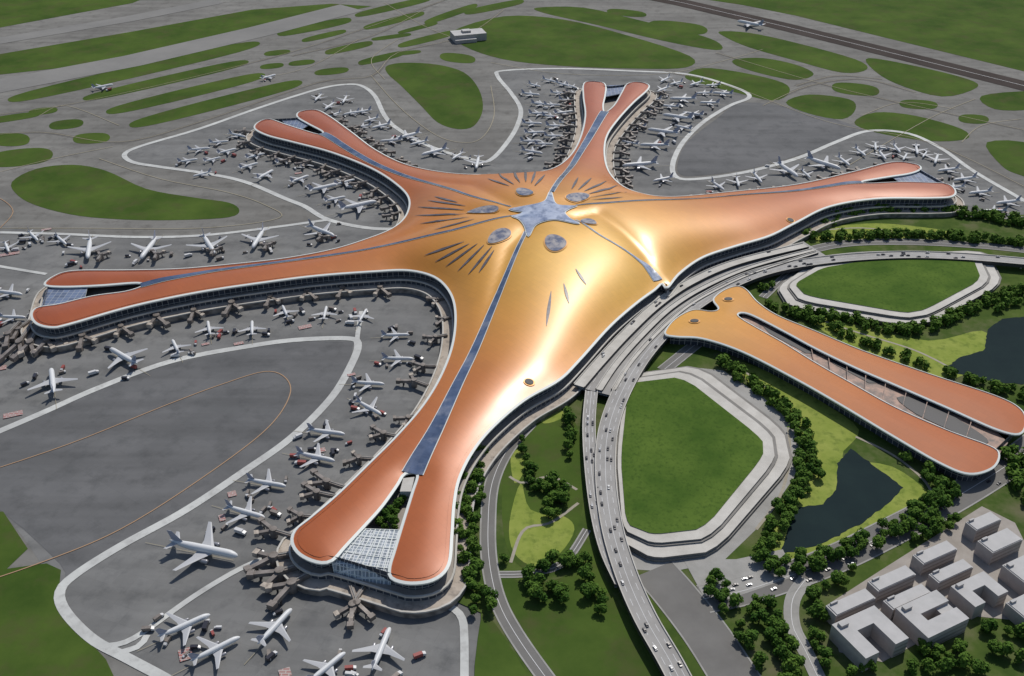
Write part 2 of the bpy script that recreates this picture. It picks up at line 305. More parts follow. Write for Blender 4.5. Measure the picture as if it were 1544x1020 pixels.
def build_roof(outline,strips,zc,peak,name,parent,matr,step=6,label=None,edge=0.9,pw=0.78):
    mn=outline.min(0)-10; mx=outline.max(0)+10; g=8.0
    xs=np.arange(mn[0],mx[0],g); ys=np.arange(mn[1],mx[1],g); X,Y=np.meshgrid(xs,ys)
    ins=inside(X,Y,outline); U=np.zeros(X.shape)
    for _ in range(2500):
        V=U.copy(); V[1:-1,1:-1]=0.25*(U[:-2,1:-1]+U[2:,1:-1]+U[1:-1,:-2]+U[1:-1,2:])+1.0
        V[~ins]=0; U=V
    U/=U.max()
    def interp(px,py):
        fx=np.clip((px-xs[0])/g,0,len(xs)-1.001); fy=np.clip((py-ys[0])/g,0,len(ys)-1.001); i=fx.astype(int); j=fy.astype(int); a=fx-i;b=fy-j
        return (1-a)*(1-b)*U[j,i]+a*(1-b)*U[j,i+1]+(1-a)*b*U[j+1,i]+a*b*U[j+1,i+1]
    gx=np.arange(mn[0],mx[0],step); gy=np.arange(mn[1],mx[1],step*0.866); GX,GY=np.meshgrid(gx,gy); GX[1::2]+=step/2
    px=GX.ravel();py=GY.ravel(); k=inside(px,py,outline); px=px[k];py=py[k]
    d=dist(px,py,outline); k=d>step*0.45; px=px[k];py=py[k]; d=d[k]
    z=zc+edge*(1-np.exp(-d/6))+peak*np.power(np.maximum(interp(px,py),0),pw)*(1-np.exp(-d/14))
    sd=np.full(px.shape,1e9)
    for s in strips:
        w=np.array([P(u,v,zc+4+ (peak*0.7 if i==0 else 0)) for i,(u,v,_) in enumerate(s)]); sd=np.minimum(sd,dist(px,py,w,False))
    z-= np.exp(-np.sqrt((sd/14.0)**2+.04)+.2)*np.minimum((z-zc)*0.3,5.5)
    allp=[(a,b) for a,b in outline]+list(zip(px,py)); n=len(outline)
    zz=np.r_[np.full(n,zc),z]
    r=delaunay_2d_cdt([Vector(p) for p in allp],[(i,(i+1)%n) for i in range(n)],[list(range(n))],1,1e-4)
    vs=[]
    for v,o in zip(r[0],r[3]): vs.append((v[0],v[1],zz[o[0]] if o else zc))
    fs=[]
    for f in r[2]:
        a,b,c=[vs[i] for i in f[:3]]
        cr=(b[0]-a[0])*(c[1]-a[1])-(b[1]-a[1])*(c[0]-a[0]); fs.append(tuple(f) if cr>0 else tuple(f)[::-1])
    o=obj(name,vs,fs,matr,parent=parent,smooth=True,label=label)
    return o,BVHTree.FromPolygons(vs,fs)
cx,cy=P(823,320,50)
def roofmat(name,shift=0.0):
    m=bpy.data.materials.new(name); m.use_nodes=True; nt=m.node_tree; b=nt.nodes['Principled BSDF']
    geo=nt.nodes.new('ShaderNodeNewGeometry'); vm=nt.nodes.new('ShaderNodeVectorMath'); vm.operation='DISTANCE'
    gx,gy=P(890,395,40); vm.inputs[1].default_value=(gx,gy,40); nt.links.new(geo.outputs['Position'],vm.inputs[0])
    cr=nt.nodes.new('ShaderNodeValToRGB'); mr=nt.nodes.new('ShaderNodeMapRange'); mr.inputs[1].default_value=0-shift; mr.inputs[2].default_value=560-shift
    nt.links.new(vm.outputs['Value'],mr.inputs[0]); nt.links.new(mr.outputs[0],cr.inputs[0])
    e=cr.color_ramp.elements; e[0].position=0.08; e[0].color=(0.78,0.44,0.07,1); e[1].position=1; e[1].color=(0.40,0.090,0.020,1)  # sun's gold glow painted into the base colour, fading outward to orange
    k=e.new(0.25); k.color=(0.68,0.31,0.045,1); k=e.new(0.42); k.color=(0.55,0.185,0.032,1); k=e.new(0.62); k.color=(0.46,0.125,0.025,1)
    n=nt.nodes.new('ShaderNodeTexNoise'); n.inputs['Scale'].default_value=0.02; n.inputs['Detail'].default_value=5; nt.links.new(geo.outputs['Position'],n.inputs['Vector'])
    br=nt.nodes.new('ShaderNodeTexBrick'); br.inputs['Scale'].default_value=1; br.inputs['Brick Width'].default_value=12; br.inputs['Row Height'].default_value=6; br.inputs['Mortar Size'].default_value=0.2
    br.inputs['Color1'].default_value=(1,1,1,1); br.inputs['Color2'].default_value=(.95,.95,.95,1); br.inputs['Mortar'].default_value=(.9,.9,.9,1)
    mp=nt.nodes.new('ShaderNodeMapping'); mp.inputs['Rotation'].default_value=(0,0,0.9); nt.links.new(geo.outputs['Position'],mp.inputs[0]); nt.links.new(mp.outputs[0],br.inputs['Vector'])
    mx=nt.nodes.new('ShaderNodeMix'); mx.data_type='RGBA'; mx.blend_type='MULTIPLY'; mx.inputs[0].default_value=1
    nt.links.new(cr.outputs[0],mx.inputs[6]); nt.links.new(br.outputs['Color'],mx.inputs[7])
    mx2=nt.nodes.new('ShaderNodeMix'); mx2.data_type='RGBA'; mx2.blend_type='MULTIPLY'; mx2.inputs[0].default_value=0.2
    nt.links.new(mx.outputs[2],mx2.inputs[6]); nt.links.new(n.outputs['Fac'],mx2.inputs[7])
    nt.links.new(mx2.outputs[2],b.inputs['Base Color'])
    b.inputs['Metallic'].default_value=0.08; b.inputs['Roughness'].default_value=0.46; b.inputs['Specular IOR Level'].default_value=0.35
    b.inputs['Coat Weight'].default_value=0.32; b.inputs['Coat Roughness'].default_value=0.27
    return m
M_roof=roofmat('satin_orange_roof_painted_glow'); M_roof2=roofmat('matte_orange_annex_roof',-20)
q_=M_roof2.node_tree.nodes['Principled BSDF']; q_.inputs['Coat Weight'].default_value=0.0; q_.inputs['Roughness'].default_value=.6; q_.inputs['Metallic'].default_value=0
term=empty('airport_terminal',(cx,cy,0),'star-shaped terminal with orange roof and five forked piers','airport terminal')
def adopt(o,par):
    o.parent=par; o.matrix_parent_inverse=Matrix.Translation(-Vector(par.location)); return o
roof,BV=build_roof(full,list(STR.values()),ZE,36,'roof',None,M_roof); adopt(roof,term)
def ht(bv,x,y,dz=0.6,default=ZE):
    r=bv.ray_cast(Vector((x,y,300)),Vector((0,0,-1)))
    return (r[0].z if r[0] else default)+dz
def PS(u,v,bv,base=ZE):
    z=base+6
    for _ in range(12):
        x,y=P(u,v,z); z=0.4*z+0.6*ht(bv,x,y,0,base+1)
    return P(u,v,z)
def drape_strip(name,pts,bv,m,parent,extra=0.0,dz=0.7,cross=4,label=None):
    w=[(*PS(u,v,bv),hw) for u,v,hw in pts]
    a=resample(catmull(w,5),5); t,n=normals(a,False); vs=[];fs=[]
    for i,p in enumerate(a):
        for k in range(cross+1):
            s=(k/cross*2-1)*(p[2]+extra); x=p[0]+n[i,0]*s; y=p[1]+n[i,1]*s; vs.append((x,y,ht(bv,x,y,dz)))
    c=cross+1
    for i in range(len(a)-1):
        for k in range(cross): fs.append((i*c+k,i*c+k+1,(i+1)*c+k+1,(i+1)*c+k))
    o=obj(name,vs,fs,m,label=label); adopt(o,parent); return o
for k,s in STR.items():
    drape_strip('skylight_frame',s,BV,M_fascia,term,extra=0.8,dz=0.5); drape_strip('skylight',s,BV,M_sky if k!='P6' else M_star,term,dz=0.95)
def drape_poly(name,wpts,bv,m,parent,dz=0.8,step=5,label=None):
    poly=np.array(wpts)
    if area(poly)<0: poly=poly[::-1]
    mn=poly.min(0);mx=poly.max(0); GX,GY=np.meshgrid(np.arange(mn[0],mx[0],step),np.arange(mn[1],mx[1],step)); px=GX.ravel();py=GY.ravel()
    k=inside(px,py,poly); px=px[k];py=py[k]
    if len(px): 
        d=dist(px,py,poly); px=px[d>1];py=py[d>1]
    n=len(poly); r=delaunay_2d_cdt([Vector(p) for p in poly]+[Vector(p) for p in zip(px,py)],[(i,(i+1)%n) for i in range(n)],[list(range(n))],1,1e-4)
    vs=[(v[0],v[1],ht(bv,v[0],v[1],dz)) for v in r[0]]; fs=[]
    for f in r[2]:
        a,b,c=[vs[i] for i in f[:3]]; cr=(b[0]-a[0])*(c[1]-a[1])-(b[1]-a[1])*(c[0]-a[0]); fs.append(tuple(f) if cr>0 else tuple(f)[::-1])
    o=obj(name,vs,fs,m,label=label,smooth=True); adopt(o,parent); return o
star=[(768,317),(792,312),(812,308),(824,302),(830,290),(835,305),(846,311),(870,312),(852,320),(856,328),(874,339),(842,333),(820,335),(805,343),(797,358),(792,344),(783,332),(772,327),(789,321)]
ws=resample(catmull([PS(u,v,BV) for u,v in star],3,True),3,True)
if area(ws)<0: ws=ws[::-1]
t,n=normals(ws,True)
drape_poly('skylight_frame',ws+n*1.2,BV,M_fascia,term,dz=1.0); drape_poly('central_skylight',ws,BV,M_star,term,dz=1.5)
def oval(u,v,a,b,rot,bv,par):
    x,y=PS(u,v,bv); pts=[];rim=[]
    for i in range(28):
        t=i*2*math.pi/28; 
        for L,e in((pts,0),(rim,1.4)):
            px=(a+e)*math.cos(t); py=(b+e)*math.sin(t)*(1-0.25*math.cos(t)); L.append((x+px*math.cos(rot)-py*math.sin(rot),y+px*math.sin(rot)+py*math.cos(rot)))
    drape_poly('oval_skylight_rim',rim,bv,M_rim,par,dz=0.8); drape_poly('oval_skylight',pts,bv,M_oval,par,dz=1.4)
M_rim=mat('gold_rim_metal',(0.60,0.30,0.08),None,rough=0.45,metal=0.2)
M_oval=mat('oval_skylight_glass',(0.10,0.12,0.19),(0.40,0.37,0.36),.09,rough=0.25,detail=4,spec=.5,lo=.4,hi=.6)
for (u,v,a,b) in [(752,357,17,10),(728,319,19,8),(790,290,14,9),(872,298,18,9),(888,335,10,7),(838,367,12,17)]:
    x,y=PS(u,v,BV); oval(u,v,a,b,math.atan2(y-cy,x-cx) if (u,v)!=(838,367) else 0.1,BV,term)
slits=[[(742,372),(706,415)],[(730,370),(690,410)],[(720,368),(672,403)],[(708,368),(656,396)],[(700,365),(640,386)],[(745,378),(722,412)],
[(702,311),(645,303)],[(700,317),(630,313)],[(702,323),(625,326)],[(707,328),(633,338)],[(715,331),(655,347)],[(690,306),(655,297)],
[(768,281),(735,270)],[(775,279),(750,263)],[(784,276),(772,258)],[(793,275),(792,257)],[(801,277),(808,258)],[(806,281),(822,264)],
[(862,286),(872,268)],[(872,287),(892,269)],[(881,289),(915,274)],[(888,293),(932,281)],[(890,298),(945,290)],[(892,302),(940,298)],
[(868,406),(884,430)],[(850,428),(858,458)],[(831,440),(824,492)]]
for (a,b) in slits:
    q=lambda f:(a[0]+(b[0]-a[0])*f,a[1]+(b[1]-a[1])*f)
    drape_strip('roof_vent',[(*a,0.25),(*q(.25),1.2),(*q(.55),1.7),(*q(.8),1.1),(*b,0.2)],BV,M_vent,term,cross=2)
for (u,v) in [(798,577),(1192,333)]:
    x,y=PS(u,v,BV); pts=[(x+4.2*math.cos(i*math.pi/8),y+3.4*math.sin(i*math.pi/8)) for i in range(16)]
    rim=[(x+5.6*math.cos(i*math.pi/8),y+4.7*math.sin(i*math.pi/8)) for i in range(16)]
    drape_poly('roof_opening_rim',rim,BV,M_rim,term,dz=0.7); drape_poly('roof_opening',pts,BV,M_dark,term,dz=1.3)
def loop_profile(name,a,prof,m,par,uvs=False,label=None):
    t,n=normals(a,True); N=len(a); vs=[];fs=[]
    for off,z in prof: vs+= [(x,y,z) for x,y in a+n*off]
    for k in range(len(prof)-1):
        for i in range(N):
            j=(i+1)%N; fs.append((k*N+i,k*N+j,(k+1)*N+j,(k+1)*N+i))
    d=np.r_[0,np.cumsum(np.linalg.norm(np.diff(a,axis=0),axis=1))]; uv=[(d[i],z) for off,z in prof for i in range(N)]
    o=obj(name,vs,fs,m,label=label,uv=uv); adopt(o,par); return o
loop_profile('roof_edge',full,[(-2,20.0),(1.0,20.5),(1.5,22.3),(-0.9,23.0),(-1.0,22.0)],M_fascia,term)
loop_profile('facade',hullr,[(-5,5.5),(-4,23)],M_facade,term)
t,n=normals(hullr,True)
p1=[tuple(p) for p in resample(hullr+n*14,7,True)]
adopt(prism(p1,0.0,6.0,'podium',M_beige,mat('podium_wall',(0.38,0.33,0.28),(0.15,0.13,0.115),0.12,0.7,detail=1)),term)
p2=[tuple(p) for p in resample(hullr+n*3,7,True)]
adopt(prism(p2,6.0,10.5,'concourse_floor',mat('terrace_floor',(0.34,0.31,0.28),(0.26,0.23,0.20),0.05,0.8),M_facade),term)
loop_profile('podium_parapet',hullr,[(3.2,10.3),(4.2,10.6),(4.2,12.2),(2.6,12.2)],M_terr,term)
loop_profile('podium_kerb',hullr,[(13.2,5.9),(14.8,5.9),(14.8,7.2),(13.2,7.2),(13.2,5.9)],M_terr,term)
# near pier glazing: a gridded sheet curving down from between the prongs to the podium rim
ga=[P(545,798,21),P(574,799,21),P(602,800,21)]; gb=[P(500,846,19),P(545,858,19),P(590,862,19)]; gc=[P(505,868,9),P(548,882,9),P(588,886,9)]
def bez(A,s):
    a,b,c=A; return ((1-s)**2*a[0]+2*s*(1-s)*b[0]+s*s*c[0],(1-s)**2*a[1]+2*s*(1-s)*b[1]+s*s*c[1])
rows=[]; nr=14; nc=16
for j in range(nr+1):
    f=j/nr
    for i in range(nc+1):
        s=i/nc; A=bez(ga,s);B=bez(gb,s);C=bez(gc,s)
        if f<.6: k=f/.6; x=A[0]*(1-k)+B[0]*k; y=A[1]*(1-k)+B[1]*k; z=21-1.5*k*k
        else: k=(f-.6)/.4; x=B[0]*(1-k)+C[0]*k; y=B[1]*(1-k)+C[1]*k; z=19.5-11.5*k**1.3
        rows.append((x,y,z))
gf=[(j*(nc+1)+i,(j+1)*(nc+1)+i,(j+1)*(nc+1)+i+1,j*(nc+1)+i+1) for j in range(nr) for i in range(nc)]
adopt(obj('glass_canopy',rows,gf,M_canopy,uv=[(i*3,j*3) for j in range(nr+1) for i in range(nc+1)]),term)
gv=[];gfc=[]
def bar(p,q,w=.3):
    p=Vector(p);q=Vector(q); d=(q-p).normalized(); s=d.cross(Vector((0,0,1))).normalized()*w; up=Vector((0,0,.35)); b=len(gv)
    for r in (p,q): gv.extend([tuple(r-s+up*.3),tuple(r+s+up*.3),tuple(r+s+up*1.6),tuple(r-s+up*1.6)])
    gfc.extend([(b,b+1,b+5,b+4),(b+1,b+2,b+6,b+5),(b+2,b+3,b+7,b+6),(b+3,b,b+4,b+7)])
for i in range(0,nc+1,2):
    for j in range(nr): bar(rows[j*(nc+1)+i],rows[(j+1)*(nc+1)+i],.35)
for j in range(0,nr+1,2):
    for i in range(nc): bar(rows[j*(nc+1)+i],rows[j*(nc+1)+i+1],.25)
adopt(obj('canopy_frame',gv,gfc,M_fascia),term)
CAN=[([(72,432),(95,434),(132,433),(128,449),(90,459),(62,463)],M_canopyb),([(425,182),(449,178),(467,188),(455,195),(432,189)],M_canopyb),
 ([(914,129),(946,128),(938,141),(912,146)],M_canopyb),([(1388,256),(1427,278),(1400,276),(1355,274),(1345,267),(1375,262)],M_canopyb)]
for pts,m in CAN: adopt(prism(pix(pts,20),19,20,'glass_canopy',m,M_fascia),term)
adopt(prism(pix([(603,742),(620,742),(625,720),(608,722)],21),10,21.5,'roof_house',M_terr,M_terr),term)
# ---------------- landside building
OL=[(1003,503),(1018,482),(1045,468),(1072,470),(1084,466),(1076,452),(1092,438),(1112,432),(1126,438),(1142,456),(1172,476),(1230,500),(1300,529),(1400,564),(1500,597),(1538,617),(1546,638),(1536,655),(1500,647),(1430,616),(1350,581),(1290,555),(1230,526),(1180,499),(1130,474),(1112,474),(1122,484),(1180,517),(1230,548),(1290,582),(1350,615),(1430,650),(1492,673),(1506,686),(1496,706),(1462,715),(1420,700),(1350,660),(1270,612),(1200,572),(1120,531),(1060,511),(1020,508)]
ZE2=14.0
fl=prep([P(u,v,ZE2) for u,v in OL],3.5)
flh=[P(u,v,ZE2) for u,v in OL[:18]+OL[33:]]
lt=empty('landside_building',(*P(1270,570),0),'long annex with two slim orange roof prongs beside the park','building')
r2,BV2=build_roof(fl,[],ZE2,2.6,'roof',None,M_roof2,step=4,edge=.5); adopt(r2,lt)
for (u,v) in [(1047,485),(1098,452)]:
    x,y=PS(u,v,BV2,ZE2); pts=[(x+4.5*math.cos(i*math.pi/8),y+3.4*math.sin(i*math.pi/8)) for i in range(16)]
    rim=[(x+6.2*math.cos(i*math.pi/8),y+4.9*math.sin(i*math.pi/8)) for i in range(16)]
    drape_poly('roof_opening_rim',rim,BV2,M_rim,lt,dz=0.7); drape_poly('roof_opening',pts,BV2,M_dark,lt,dz=1.3)
loop_profile('roof_edge',fl,[(-1,12.2),(0.7,12.6),(1.1,14.2),(-0.6,14.9),(-.7,14)],M_fascia,lt)
loop_profile('facade',prep(flh,6),[(-6,0),(-5,14.2)],M_facade,lt)
M_pink=mat('pink_lattice',(0.38,0.23,0.17),(0.12,0.09,0.08),0.12,0.6,detail=2)
SL_a=[(1120,474),(1180,499),(1230,526),(1290,555),(1350,582),(1430,617),(1500,648)]; SL_b=[(1116,482),(1180,517),(1230,548),(1290,582),(1350,615),(1430,650),(1492,673)]
adopt(prism(pix(SL_a+[(1520,668),(1506,686)]+SL_b[::-1],10),0,10,'link_roof',M_pink,M_facade),lt)
for k in range(3):
    s0=[(1150+95*k,492+44*k),(1205+95*k,514+46*k),(1235+95*k,534+44*k),(1215+95*k,533+45*k),(1160+95*k,503+45*k)]
    if k<2: adopt(prism(pix(s0,10.1),9.5,10.4,'link_opening',M_dark,M_dark),lt)
adopt(prism(catmull(pix([(1352,600),(1390,603),(1440,630),(1488,662),(1478,669),(1430,648),(1380,624)],10.1),3,True),9.5,10.5,'link_opening',M_dark,M_dark),lt)
ra=resample(catmull([P(u,v,12.5) for u,v in SL_a],5),20); rb=resample(catmull([P(u,v,12.5) for u,v in SL_b],5),20); N=min(len(ra),len(rb))
for i in range(4,N-1):
    p,q=ra[i],rb[min(i+1,N-1)]
    dx,dy=q[0]-p[0],q[1]-p[1]; L=math.hypot(dx,dy)+1e-6; ox,oy=-dy/L*.35,dx/L*.35
    vs=[(p[0]+ox,p[1]+oy,12.5),(p[0]-ox,p[1]-oy,12.5),(q[0]-ox,q[1]-oy,12.5),(q[0]+ox,q[1]+oy,12.5)]; vs+=[(a,b,11.9) for a,b,c in vs]
    adopt(obj('roof_truss',vs,[(0,1,2,3),(4,7,6,5),(0,4,5,1),(1,5,6,2),(2,6,7,3),(3,7,4,0)],M_pink),lt)
# ---------------- landside ground
LS=[(680,905),(725,925),(725,1080),(1700,1080),(1700,330),(1440,322),(1300,315),(1200,365),(1000,475),(860,605),(745,685),(690,770)]
sheet('park_ground',pix(LS),Z3+0.35,M_park,'dark green planted landside park ground')
LZ=Z3+0.55
def road(pts,w,z=LZ,label='grey asphalt landside road',m=M_road,mark=True):
    ribbon('road',pts,w,z,m,label)
    if mark: ribbon('road_marking',pts,0.5,z+0.15,M_wline,'thin pale road centre marking')
    for s in (1,-1):
        a=resample(catmull(pix(pts),5),6); t,n=normals(a,False); ribbon('road_kerb',[tuple(q) for q in a[:,:2]+n*s*(w/2+.5)],1.3,z+.12,M_light,'pale concrete kerb along the road',smooth=0,px=False)
road([(800,640),(765,680),(742,730),(736,790),(738,850),(752,910),(785,970),(850,1060)],11)
road([(752,868),(800,866),(850,850),(885,800)],5,LZ+.01)
road([(1060,905),(1130,890),(1250,848),(1340,805),(1440,752),(1530,695),(1600,640)],26,LZ+.02,'wide grey tree-lined boulevard')
road([(985,860),(1020,900),(1070,965),(1130,1060)],34,LZ+.03,'plain grey paved strip beside the approach road',mark=False)
sheet('plaza',pix([(1030,845),(1110,845),(1180,830),(1200,870),(1100,905),(1060,900)]),LZ+.07,M_light,'pale paved plaza beside the boulevard')
sheet('plaza',pix([(1040,555),(1090,560),(1150,600),(1205,650),(1212,700),(1150,790),(1090,848),(1010,864),(955,860),(925,790),(925,600)]),LZ-.08,M_light,'pale paved band around the terraced parking building')
sheet('plaza',pix([(1245,915),(1330,860),(1480,765),(1530,790),(1560,850),(1560,940),(1460,930),(1330,1000),(1265,985)]),LZ+.01,MATS['terrace_floor'],'brownish paved yard between office blocks')
road([(1215,875),(1195,905),(1195,945),(1215,985),(1250,1060)],9,LZ+.04,m=M_light,label='pale paved path around the office blocks')
road([(1000,560),(1050,520),(1080,500),(1110,475)],12,LZ+.05)
road([(1150,450),(1210,400),(1290,385),(1380,383)],8,LZ+.06)
road([(1160,400),(1250,372),(1350,366),(1480,372),(1600,385)],14,LZ+.08)
road([(1190,335),(1260,318),(1400,322),(1560,332)],9,LZ+.09)
LW=LZ-0.1
def lawn(pts,m=M_lawn,label='bright yellow-green park lawn',z=LW): sheet('lawn',catmull(pix(pts),4,True),z,m,label)
lawn([(770,665),(830,620),(868,640),(876,700),(878,770),(850,840),(810,865),(770,840),(757,780),(760,700)],M_grass,'dark green garden lawn by the elevated road',LW-.01)
lawn([(785,730),(800,770),(850,780),(866,800),(845,835),(808,855),(775,835),(768,790)])
lawn([(812,622),(840,615),(850,630),(820,640)])
lawn([(770,690),(785,680),(790,710),(776,730)])
lawn([(752,872),(800,882),(860,865),(885,815),(915,880),(955,950),(985,1010),(1010,1070),(890,1070),(810,985)],M_grass,'dark green lawn between curving roads',LW-.012)
lawn([(725,935),(745,940),(790,1010),(830,1080),(722,1080)],M_grass,'dark green lawn beside the apron',LW-.013)
lawn([(1110,548),(1180,572),(1240,608),(1295,650),(1270,690),(1345,705),(1400,745),(1400,765),(1330,812),(1220,856),(1150,850),(1155,790),(1190,740),(1205,690),(1160,620)])
lawn([(1215,478),(1300,493),(1400,515),(1480,500),(1492,530),(1440,572),(1360,552),(1280,524)])
lawn([(1250,345),(1320,338),(1400,345),(1440,355),(1360,364),(1260,362)])
lawn([(1220,365),(1230,345),(1260,350),(1255,365)])
M_path=mat('garden_path_gravel',(0.30,0.27,0.21),(0.36,0.33,0.27),.2,rough=.9)
for w in [[(768,720),(790,730),(830,720),(870,740)],[(770,850),(790,800),(830,790),(872,760)],[(1120,560),(1170,600),(1190,660),(1180,740),(1140,800)],[(1290,660),(1350,690),(1400,735),(1395,770),(1320,815)],[(1240,485),(1300,505),(1380,530),(1440,560)],[(1225,350),(1300,345),(1380,355)]]:
    ribbon('path',w,2.6,LW+.08,M_path,'narrow curving gravel garden path')
LK=[[(1176,838),(1197,768),(1240,762),(1262,738),(1262,700),(1282,678),(1362,737),(1340,760),(1300,790),(1235,824)],[(1423,560),(1447,540),(1484,530),(1488,498),(1512,482),(1560,478),(1620,520),(1600,585),(1500,578)]]
for l in LK:
    a=resample(pix(l),4,True); sheet('lake',a+np.random.normal(0,.5,a.shape),LW+0.12,M_water,'dark still park lake with an angular shore')
def chamfer(p,f=.16):
    out=[]; n=len(p)
    for i in range(n):
        a,b,c=p[i-1],p[i],p[(i+1)%n]
        out+= [(b[0]+(a[0]-b[0])*f,b[1]+(a[1]-b[1])*f),(b[0]+(a[0]-b[0])*f*.35+(c[0]-b[0])*f*.35,b[1]+(a[1]-b[1])*f*.35+(c[1]-b[1])*f*.35),(b[0]+(c[0]-b[0])*f,b[1]+(c[1]-b[1])*f)]
    return out
def parcel(tiers,label):
    xy=pix([tiers[0][0]])[0]; e=empty('green_roof_building',(xy[0],xy[1],0),label,'building')
    A_,B_,C_=[np.array(q,float) for q in tiers]
    spec=[(A_,7,9,M_roofgrass,'green_roof'),(A_+(B_-A_)*.85,6,8.4,M_terr,'terrace'),(B_+(C_-B_)*.10,5,6.8,M_terrg,'gutter'),(B_+(C_-B_)*.85,3,5.6,M_terr,'terrace'),(B_+(C_-B_)*1.05,1.5,3.2,M_terrg,'gutter')]
    for pts,z0,z1,m,nm in spec:
        adopt(prism(chamfer(pix(pts,z1)),z0 if nm!='gutter' else 0,z1,nm,m,M_terrg),e)
Pa=[(948,578),(1030,568),(1150,662),(1151,688),(1062,797),(985,806),(944,790),(936,690)]
Pa2=[(942,572),(1040,558),(1166,653),(1172,695),(1072,814),(985,822),(938,800),(929,690)]
Pa3=[(936,566),(1055,550),(1184,648),(1196,700),(1080,834),(985,846),(930,815),(923,690)]
parcel([Pa,Pa2,Pa3],'grass-topped parking building ringed by pale stepped terraces')
Pb=[(1198,428),(1240,404),(1300,394),(1465,384),(1480,422),(1395,467),(1365,472),(1215,446)]
Pb2=[(1186,430),(1232,400),(1300,389),(1474,380),(1496,425),(1404,475),(1366,481),(1205,455)]
Pb3=[(1170,434),(1224,396),(1300,385),(1488,377),(1514,428),(1410,486),(1366,492),(1188,464)]
parcel([Pb,Pb2,Pb3],'grass-topped parking building with pale stepped terraces by the lake')
# ---------------- elevated decks
DECK=[]
def deck(pts,w,z,label,mtop=M_deck,lane=True,drop=2.2,rail=1.0):
    a=[P(u,v,z) for u,v in pts]; a=resample(catmull(a,6),7); t,n=normals(a,False); a=a[:,:2]; N=len(a)
    e=empty('elevated_road',(a[N//2][0],a[N//2][1],0),label,'elevated road')
    prof=[(-w/2,z-drop),(-w/2,z+rail),(-w/2+.8,z+rail),(-w/2+.8,z),(w/2-.8,z),(w/2-.8,z+rail),(w/2,z+rail),(w/2,z-drop),(-w/2,z-drop)]
    vs=[];fs=[];mi=[]
    for off,zz in prof: vs+=[(x,y,zz) for x,y in a+n*off]
    for k in range(len(prof)-1):
        for i in range(N-1): fs.append((k*N+i,k*N+i+1,(k+1)*N+i+1,(k+1)*N+i)); mi.append(0 if k==3 else (2 if k in(0,6) else 1))
    adopt(obj('deck',vs,fs,[mtop,M_terr,M_dark],mi=mi),e)
    if lane:
        for off in (-w/4,0.0,w/4):
            vs=[];fs=[]
            for i in range(0,N-1):
                if off and i%2: continue
                b=len(vs); q=0.2
                for ii,s in((i,-q),(i,q),(i+1,q),(i+1,-q)): p=a[ii]+n[ii]*(off+s); vs.append((p[0],p[1],z+0.05))
                fs.append((b,b+3,b+2,b+1))
            adopt(obj('lane_marking',vs,fs,M_wline),e)
    for i in range(4,N-4,6):
        x,y=a[i]; vs=[];fs=[]
        for k in range(8):
            c,s_=math.cos(k*math.pi/4),math.sin(k*math.pi/4); vs+=[(x+1.2*c,y+1.2*s_,0),(x+0.9*c,y+.9*s_,z-3),(x+2.2*c,y+2.2*s_,z-1.8)]
        for k in range(8):
            j=(k+1)%8; fs+=[(3*k,3*j,3*j+1,3*k+1),(3*k+1,3*j+1,3*j+2,3*k+2)]
        adopt(obj('support_column',vs,fs,M_terr),e)
    DECK.append((a,t,n,w,z))
deck([(1050,1075),(1012,1000),(972,930),(942,860),(922,790),(913,715),(917,650),(938,590),(975,530),(1030,474),(1100,430),(1170,405),(1260,391),(1360,385),(1460,388),(1600,400)],18,10,'curving elevated approach road with dark parapet and traffic',drop=3.5)
deck([(938,880),(915,830),(900,770),(891,700),(888,640),(892,590)],12,8.5,'pale elevated ramp merging into the approach road',drop=3)
deck([(873,582),(905,545),(945,502),(990,460),(1040,426),(1110,396),(1215,370)],12,11.5,'pale departures deck following the terminal front',M_terr,False)
deck([(903,588),(930,548),(970,503),(1012,464),(1062,433),(1132,403),(1227,377)],7,10.6,'second pale drop-off deck before the terminal',M_terr,False)
deck([(925,588),(950,548),(990,503),(1034,464),(1080,437),(1140,410),(1232,381)],5,10.2,'narrow pale ramp deck before the terminal',M_terr,False)
deck([(903,592),(928,555),(968,508),(1013,466),(1064,433),(1130,403),(1230,376)],44,8.8,'broad grey lower forecourt deck before the terminal',M_deck,True,rail=.3)
